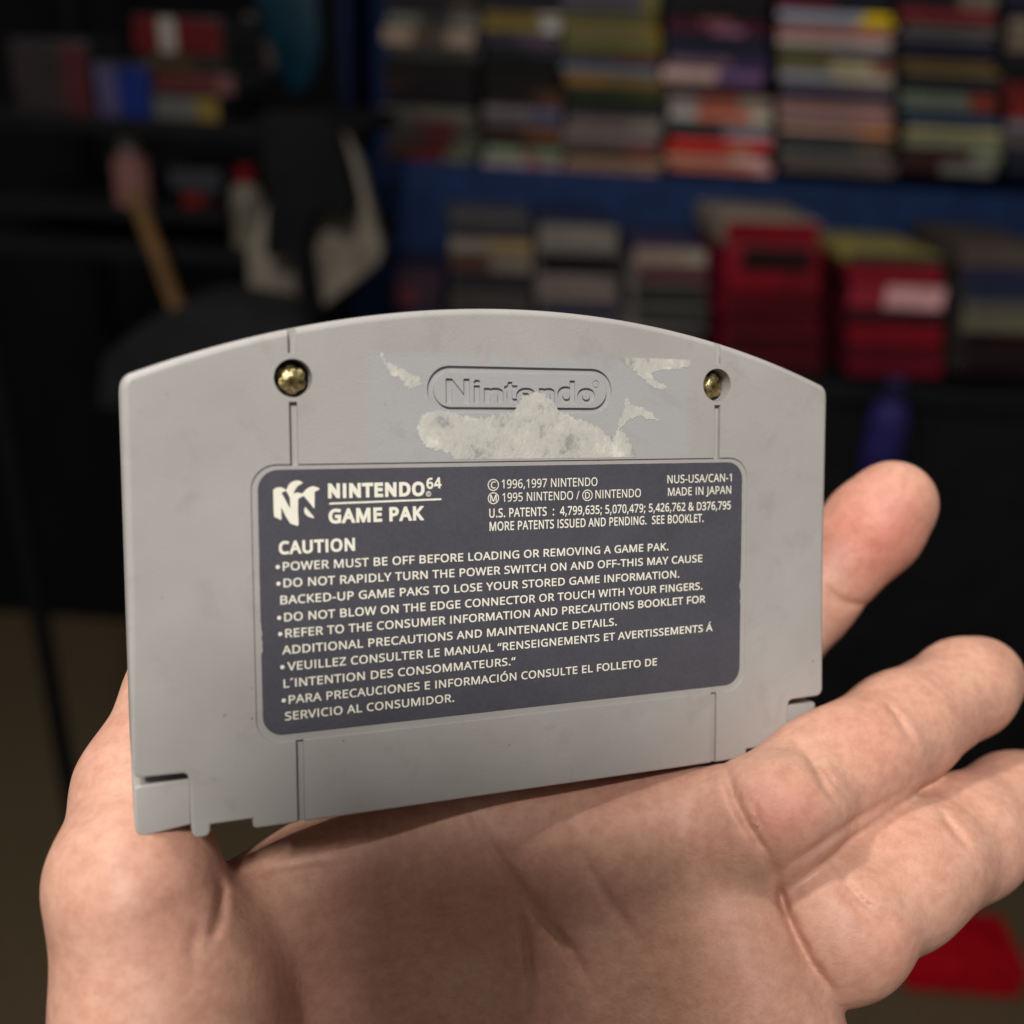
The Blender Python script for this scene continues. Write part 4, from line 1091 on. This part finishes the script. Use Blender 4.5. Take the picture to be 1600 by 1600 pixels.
stack('mustard upper stack', 752, 874, [
    (-34, -6, [(1, K)]), (-6, 18, [(1, (24, 22, 34))]), (18, 50, [(1.5, (86, 68, 28)), (.6, (120, 108, 100))]), (50, 88, [(1, (34, 30, 42)), (1, (52, 44, 58))]),
    (88, 112, [(1, K)]), (112, 140, [(1, (14, 12, 11))]), (140, 166, [(1, (18, 13, 11)), (.5, (52, 34, 24))]), (166, 200, [(1, (74, 70, 70)), (.6, (58, 60, 72))]),
    (200, 230, [(1, (36, 26, 20)), (.5, (74, 54, 34))]), (230, 270, [(1, (128, 118, 112)), (.3, (130, 70, 64)), (.7, (116, 104, 98))])], 0.20, 0.14)
stack('olive topped upper stack', 880, 1034, [
    (-36, -12, [(1, (70, 64, 70))]), (-12, 18, [(1, (64, 58, 66)), (.2, (90, 84, 40))]), (18, 50, [(3, (104, 98, 62)), (.25, (118, 100, 22))]), (50, 80, [(3, (96, 90, 58)), (.3, (112, 96, 26))]),
    (80, 100, [(1, (46, 42, 40)), (1, (62, 30, 30))]), (100, 116, [(1, (82, 88, 100))]), (116, 136, [(1, (112, 80, 34)), (1.2, (92, 74, 40))]), (136, 166, [(1, (26, 36, 22)), (.6, (36, 42, 24))]),
    (166, 182, [(1, (22, 26, 36))]), (182, 204, [(1, (92, 80, 78)), (.6, (104, 96, 88))]), (204, 226, [(1, (96, 86, 84))]), (226, 246, [(1, (54, 40, 38)), (.5, (84, 36, 34))]),
    (246, 271, [(1, (98, 92, 72))])], 0.20, 0.14)
stack('red and cream upper stack', 1040, 1202, [
    (-30, -4, [(1, (20, 16, 18))]), (-4, 28, [(1, (16, 13, 14))]), (28, 54, [(1, (58, 20, 32)), (.6, (112, 74, 76)), (.6, (50, 18, 28))]), (54, 90, [(1, (26, 26, 42))]),
    (90, 130, [(1.4, (132, 118, 108)), (.9, (70, 56, 82))]), (130, 148, [(1, (40, 20, 24))]), (148, 190, [(.6, (122, 116, 112)), (1, (138, 78, 62)), (.6, (126, 118, 106))]),
    (190, 218, [(1, (40, 44, 44)), (.9, (104, 100, 100))]), (218, 243, [(1, (140, 30, 26)), (.3, (130, 80, 60)), (.4, (124, 28, 26))]), (243, 270, [(1, (134, 96, 72)), (.4, (142, 124, 108))])], 0.20, 0.14)
stack('salmon banded upper stack', 1216, 1396, [
    (-40, -10, [(1, (44, 26, 32))]), (-10, 18, [(1, (72, 24, 34)), (1, (22, 26, 32))]), (18, 41, [(2, (112, 124, 142)), (.7, (176, 148, 20))]), (41, 58, [(1, (138, 78, 82))]), (58, 74, [(1, (152, 140, 132))]),
    (74, 92, [(1, (62, 60, 46)), (1, (48, 50, 70))]), (92, 113, [(1, (88, 84, 54)), (.8, (142, 132, 100)), (.4, (110, 66, 48))]), (113, 138, [(1, (116, 118, 120)), (1, (132, 128, 108))]),
    (138, 158, [(1, (52, 50, 70))]), (158, 184, [(1, (140, 110, 92))]), (184, 209, [(1.4, (132, 100, 84)), (.7, (146, 98, 68))]), (209, 236, [(1, (52, 52, 66)), (.4, (80, 60, 60))]),
    (236, 272, [(1, (84, 84, 90))])], 0.20, 0.14)
stack('far right upper stack', 1408, 1560, [
    (-40, -14, [(1, (54, 48, 46))]), (-14, 14, [(1, (24, 24, 30)), (.6, (92, 84, 72))]), (14, 40, [(1, (84, 30, 32))]), (40, 66, [(1, (112, 108, 104))]), (66, 94, [(1, (28, 34, 58))]), (94, 118, [(1, (118, 92, 60))]),
    (118, 146, [(1, (30, 28, 30))]), (146, 172, [(1, (98, 92, 88)), (.5, (120, 44, 36))]), (172, 200, [(1, (34, 44, 66))]), (200, 232, [(1, (104, 96, 78))]), (232, 272, [(1, (44, 22, 24)), (.8, (88, 80, 76))])], 0.20, 0.14)
stack('upper stack at the right picture edge', 1570, 1720, [
    (-30, 30, [(1, (40, 40, 60))]), (30, 84, [(1, (92, 82, 70))]), (84, 130, [(1, (24, 24, 26))]), (130, 190, [(1, (86, 28, 28))]), (190, 236, [(1, (84, 88, 94))]), (236, 274, [(1, (34, 34, 50))])], 0.20, 0.14)

# counter in front of the blue board, with the lower stacks standing on it
LOFF = 0.42
_, z_c = on_wall(1200, 590, LOFF)
cnt = bpy.data.objects.new('counter', None); COL.objects.link(cnt)
m = WROT.copy(); m.translation = wpt(0, 0, 0); cnt.matrix_world = m
tag(cnt, 'dark counter under the lower stacks, in front of the blue shelf', 'counter')
M_DARK = simple_mat('dark_laminate', (0.008, 0.008, 0.009), 0.7, 0.3, 12)
ca0, _ = on_wall(560, 520, LOFF); ca1, _ = on_wall(1900, 520, LOFF)
bm = bmesh.new(); box_bm(bm, ca0, ca1, -LOFF - .02, -.22, z_c - .03, z_c, bev=.003); bm_obj('counter_top', bm, M_DARK, cnt)
bm = bmesh.new(); box_bm(bm, ca0 + .02, ca1, -LOFF, -.22, 0, z_c - .031); bm_obj('cabinet', bm, M_DARK, cnt)

LOW_GROUP = 'game boxes stacked on the counter'
def low_stack(where, u0, u1, rows, depth, side):
    rows = rows[:1] + split_rows(rows[1:], 40)
    n = len(rows)
    ms = bg(side)
    for i, (v0, v1, segs) in enumerate(rows):
        k = n - 1 - i
        ordw = 'lowest' if k == 0 else ('topmost' if i == 0 else ORD[k] + ' from the bottom')
        main = max(segs, key=lambda s: s[0])[1]
        extra = ''
        if len(segs) > 1:
            oc = colour_word(sorted(segs, key=lambda s: s[0])[-2][1])
            if oc != colour_word(main): extra = ' and ' + oc
        lab = '%s%s box, %s in the %s' % (colour_word(main), extra, ordw, where)
        j = rb.uniform(-2, 2)
        o = game_case('game_box', lab, LOW_GROUP, u0 + j, u1 + j, v0, v1, LOFF - .02, depth, segs, 'game box', ms if i else bg(TOPS[where]), R(7 + rb.uniform(-1.5, 1.5)))
TOPS = {'dim stack left of the lower row': (40, 32, 44), 'cream striped lower stack': (66, 64, 66), 'lower stack with a pale left side': (36, 40, 60),
        'purple topped lower stack': (48, 44, 66), 'red lower stack': (112, 104, 92), 'yellow topped red stack': (118, 110, 62), 'last lower stack on the right': (60, 54, 50)}
low_stack('dim stack left of the lower row', 618, 690, [(425, 450, [(1, (52, 34, 46))]), (450, 478, [(1, (84, 40, 50)), (1, (44, 34, 42))]), (478, 510, [(1, (34, 30, 44))]), (510, 588, [(1, (28, 26, 34))])], .16, (40, 34, 46))
low_stack('cream striped lower stack', 702, 832, [(345, 372, [(1, (40, 38, 44))]), (372, 396, [(1, (104, 96, 86)), (1, (110, 94, 66))]), (396, 426, [(1, (62, 40, 34)), (1, (92, 84, 74))]), (426, 452, [(1, (30, 30, 34))]), (452, 490, [(1, (52, 48, 46))]), (490, 588, [(1, (24, 24, 28))])], .20, (30, 30, 40))
low_stack('lower stack with a pale left side', 842, 966, [(350, 392, [(1, (96, 92, 86))]), (392, 432, [(1, (18, 17, 18))]), (432, 470, [(1, (92, 82, 76))]), (470, 500, [(1, (30, 30, 46))]), (500, 588, [(1, (22, 22, 26))])], .20, (110, 106, 104))
low_stack('purple topped lower stack', 990, 1106, [(386, 416, [(1, (116, 100, 90)), (.4, (120, 112, 100))]), (416, 444, [(1, (62, 28, 30))]), (444, 478, [(1, (26, 28, 26))]), (478, 510, [(1, (32, 34, 32))]), (510, 588, [(1, (24, 24, 26))])], .20, (122, 118, 116))
low_stack('red lower stack', 1132, 1286, [(344, 386, [(1, (98, 10, 24))]), (386, 426, [(.22, (110, 18, 32)), (1, (26, 14, 14)), (.16, (84, 12, 22))]), (426, 470, [(1, (84, 12, 22)), (.8, (70, 14, 20))]), (470, 520, [(1, (74, 14, 22))]), (520, 588, [(1, (66, 16, 22))])], .22, (104, 22, 36))
low_stack('yellow topped red stack', 1322, 1478, [(396, 414, [(1, (48, 42, 38))]), (414, 444, [(1, (112, 20, 32))]), (444, 484, [(.6, (122, 34, 46)), (1, (176, 132, 134))]), (484, 506, [(1, (46, 18, 22))]), (506, 540, [(1, (104, 14, 26))]), (540, 588, [(1, (84, 14, 24))])], .22, (60, 16, 24))
low_stack('last lower stack on the right', 1500, 1640, [(380, 420, [(1, (70, 62, 56))]), (420, 470, [(1, (30, 34, 60))]), (470, 520, [(1, (84, 76, 66))]), (520, 588, [(1, (40, 22, 26))])], .2, (50, 46, 46))

# a dark rack on the left with odds and ends
RO = 0.75                                            # the rack stands well in front of the blue board
def rpt(u, v, off=RO):
    a, z = on_wall(u, v, off)
    return wpt(a, off, z)
M_BLACK = simple_mat('black_metal', (0.005, 0.005, 0.006), 0.85, 0.3, 40)
rack = bpy.data.objects.new('storage_rack', None); COL.objects.link(rack)
m = WROT.copy(); m.translation = wpt(0, RO, 0); rack.matrix_world = m
tag(rack, 'black storage rack in the dark left corner of the room', 'rack')
ra0, _ = on_wall(-60, 200, RO); ra1, zr = on_wall(545, 205, RO)
_, zr2 = on_wall(390, 396, RO)
_, zr3 = on_wall(300, 328, RO - .03); rm1, _ = on_wall(350, 328, RO)
for zz in (zr, zr2, zr + .55):
    bm = bmesh.new(); box_bm(bm, ra0, ra1, 0, 0.38, zz - .02, zz, bev=.003); bm_obj('shelf_board', bm, M_BLACK, rack)
bm = bmesh.new(); box_bm(bm, ra0, rm1, 0.005, 0.36, zr3 - .014, zr3, bev=.003); bm_obj('shelf_board', bm, M_BLACK, rack)
for aa in (ra0 - .022,):
    for yy in (0.0, 0.36):
        bm = bmesh.new(); box_bm(bm, aa, aa + .02, yy, yy + .02, 0, 2.3); bm_obj('post', bm, M_BLACK, rack)

def flat_case(name, label, cat, u0, u1, v0, v1, off, depth, segs, group=None):
    return game_case(name, label, group, u0, u1, v0, v1, off, depth, segs, cat)
RG = 'boxes on the black rack'
flat_case('game_case', 'dark red case with a pale round spot, on the black rack', 'game case', 208, 346, 24, 86, RO - .02, .2, [(.5, (62, 8, 12)), (.34, (104, 100, 94)), (.9, (58, 8, 12))], RG)
flat_case('game_case', 'thin brown case under the dark red case on the black rack', 'game case', 226, 350, 87, 110, RO - .02, .2, [(1, (44, 36, 20)), (.6, (24, 22, 16))], RG)
flat_case('game_case', 'maroon case second up from the black rack board', 'game case', 240, 366, 112, 148, RO - .02, .2, [(1, (58, 26, 26)), (.3, (70, 44, 44))], RG)
flat_case('game_case', 'grey case with a mustard end lying on the black rack board', 'game case', 240, 342, 149, 190, RO - .02, .2, [(.7, (62, 62, 60)), (.35, (84, 70, 30))], RG)
flat_case('game_case', 'blue upright box at the far left of the black rack', 'game case', 150, 236, 96, 192, RO - .02, .2, [(.4, (50, 46, 70)), (.6, (10, 24, 72))], RG)
flat_case('game_case', 'dark box at the left end of the black rack', 'game case', 20, 140, 60, 190, RO - .02, .2, [(1, (30, 26, 26)), (.5, (50, 20, 22))], RG)

def slab(name, label, cat, pts, off, thick, mat, group=None):
    """a flat-sided thing cut to an outline, standing parallel to the wall with real thickness"""
    q = [on_wall(u, v, off) for u, v in pts]
    cx = sum(p[0] for p in q) / len(q); cz = min(p[1] for p in q)
    bm = bmesh.new()
    f = [bm.verts.new((a - cx, 0, z - cz)) for a, z in q]; b = [bm.verts.new((a - cx, thick, z - cz)) for a, z in q]
    bm.faces.new(f); bm.faces.new(list(reversed(b)))
    for i in range(len(q)):
        j = (i + 1) % len(q); bm.faces.new((f[j], f[i], b[i], b[j]))
    bmesh.ops.recalc_face_normals(bm, faces=bm.faces)
    bmesh.ops.bevel(bm, geom=list(bm.edges), offset=min(thick * .3, .004), offset_type='OFFSET', segments=3, profile=.5, affect='EDGES', clamp_overlap=True)
    o = bm_obj(name, bm, mat, None, wpt(cx, off, cz))
    tag(o, label, cat, group)
    return o, cx, cz
slab('banner', 'dark teal board hanging askew left of the blue shelf', 'board', [(384, -50), (492, -50), (502, 80), (480, 138), (456, 152), (434, 120), (412, 40)], RO - .30, .02, bg((4, 30, 42)))
slab('leaning_card', 'grey brown card leaning against the teal board', 'card', [(378, 20), (396, 20), (432, 100), (428, 118), (398, 112), (382, 60)], RO - .2, .02, bg((48, 42, 42)))
slab('white_panel', 'whitish angular panel leaning at the right end of the black rack', 'panel',
    [(512, 206), (537, 212), (559, 250), (579, 325), (597, 396), (588, 416), (545, 450), (502, 484), (470, 494), (420, 480), (388, 448), (384, 400), (420, 300), (470, 225)],
    RO + .032, .03, bg((94, 89, 80), .9))
slab('jacket', 'black jacket hanging in front of the whitish panel', 'jacket',
    [(404, 176), (500, 182), (524, 214), (540, 268), (552, 322), (538, 350), (502, 328), (488, 342), (476, 384), (492, 498), (468, 502), (456, 410), (446, 398), (424, 404), (412, 398), (416, 300)],
    RO + .084, .05, bg((12, 12, 14), .95))
def rod(name, label, cat, p, q, r0, r1, mat, parent=None, n=14):
    p, q = Vector(p), Vector(q); ax = (q - p); L_ = ax.length
    bm = bmesh.new()
    bmesh.ops.create_cone(bm, cap_ends=True, segments=n, radius1=r0, radius2=r1, depth=L_, matrix=Matrix.Translation((0, 0, L_ / 2)))
    bmesh.ops.bevel(bm, geom=[e for e in bm.edges if abs(e.verts[0].co.z - e.verts[1].co.z) < 1e-6], offset=min(r0, r1) * .3, offset_type='OFFSET', segments=2, profile=.5, affect='EDGES')
    me = bpy.data.meshes.new(name); bm.to_mesh(me); bm.free(); smooth_mesh(me, 40)
    o = link(name, me, mat, parent)
    mw = ax.to_track_quat('Z', 'Y').to_matrix().to_4x4(); mw.translation = p
    o.matrix_world = mw
    if label: tag(o, label, cat)
    return o
M_WOOD = bg((72, 53, 30), .6)
rod('broom_handle', 'long brown wooden handle leaning against the black rack', 'handle', rpt(668, 1538, RO + .08), rpt(208, 296, RO + .08), .011, .010, M_WOOD)
def bottle(name, label, u, v0, v1, wpx, off, body_c, cap_c):
    p0 = rpt(u, v1, off); p1 = rpt(u, v0, off); h = p1.z - p0.z
    w = (on_wall(u + wpx / 2, v1, off)[0] - on_wall(u - wpx / 2, v1, off)[0]) / 2
    def lathe(nm, prof, mat, parent=None):
        bm = bmesh.new(); n = 20; prev = None
        for r_, z in prof:
            row = [bm.verts.new((r_ * w * math.cos(2 * math.pi * i / n), r_ * w * math.sin(2 * math.pi * i / n), z * h)) for i in range(n)]
            if prev:
                for i in range(n): bm.faces.new((prev[i], prev[(i + 1) % n], row[(i + 1) % n], row[i]))
            else: bm.faces.new(list(reversed(row)))
            prev = row
        bm.faces.new(prev)
        return bm_obj(nm, bm, mat, parent)
    o = lathe(name, [(.8, 0), (1, .05), (1, .62), (.85, .74), (.5, .80)], bg(body_c))
    o.location = p0
    lathe('cap', [(.52, .805), (.56, .82), (.56, .98), (.48, 1.0)], bg(cap_c), o)
    tag(o, label, 'bottle')
    return o
bottle('bottle', 'pale round bottle with a red cap on the lower rack board', 390, 258, 394, 50, RO - .05, (74, 70, 62), (84, 10, 18))
bottle('bottle', 'white bottle with a dusky red foot at the left rack edge', 212, 214, 327, 56, RO - .05, (92, 62, 60), (112, 108, 104))
flat_case('game_case', 'small red box below the dark shelf of the black rack', 'box', 284, 332, 300, 326, RO - .03, .12, [(1, (72, 12, 14)), (.6, (40, 10, 12))], RG)
flat_case('game_case', 'slate grey case lying above the small red box', 'game case', 262, 344, 264, 299, RO - .03, .12, [(1, (34, 36, 42))], RG)
slab('backpack', 'dark grey soft backpack hanging low on the black rack, above the cartridge', 'backpack', [(150, 640), (160, 560), (210, 516), (280, 492), (350, 488), (410, 500), (460, 524), (480, 640)], RO + .162, .16, bg((22, 22, 24), .95))
# things seen past the right edge of the cartridge
pch = bottle('hanging_pouch', 'violet blue pouch hanging from the dark counter edge, right of the cartridge', 1365, 586, 760, 60, LOFF + .052, (34, 30, 78), (24, 22, 50))
pch['category'] = 'pouch'
# red box and dark mat on the floor below the fingers
def floor_pt(u, v):
    d = ray(u, v); s = -EYE / d.z
    return Vector((0, 0, EYE)) + d * s
p = floor_pt(1500, 1548)
bm = bmesh.new(); box_bm(bm, -.10, .10, -.01, .12, 0, .05, bev=.004)
rbx = bm_obj('red_box', bm, bg((150, 8, 22)), None, Vector((p.x, p.y, .0005)))
tag(rbx, 'bright red box on the carpet below the curled fingers', 'box')
bm = bmesh.new(); box_bm(bm, -.103, .103, -.013, .123, .051, .065, bev=.003)
bm_obj('lid', bm, bg((140, 8, 20)), rbx)

# the telephone that takes the picture: it stands just behind the lens and shades the palm
phone = bpy.data.objects.new('smartphone', None); COL.objects.link(phone)
tag(phone, 'black smartphone held up opposite the cartridge, taking the picture', 'smartphone')
phone.matrix_world = CAM
PX, PY = -17.5, -20.0                                 # centre of the body from the lens, mm
bm = bmesh.new()
body_c = round_rect(PX - 35.5, PX + 35.5, PY - 76, PY + 76, 9, 8)
ph = link('phone_body', prism('phone_body', body_c, 4.0, 12.0, rim_top=2.0, rim_bot=2.0), simple_mat('black_glass', (0.012, 0.012, 0.014), 0.3, 0.1, 30), phone)
smooth_mesh(ph.data, 40)
bm.free()
scr = link('screen', prism('screen', round_rect(PX - 33, PX + 33, PY - 73, PY + 73, 7, 8), 12.02, 12.3), simple_mat('screen_glass', (0.02, 0.02, 0.025), 0.12, 0.1, 30), phone)
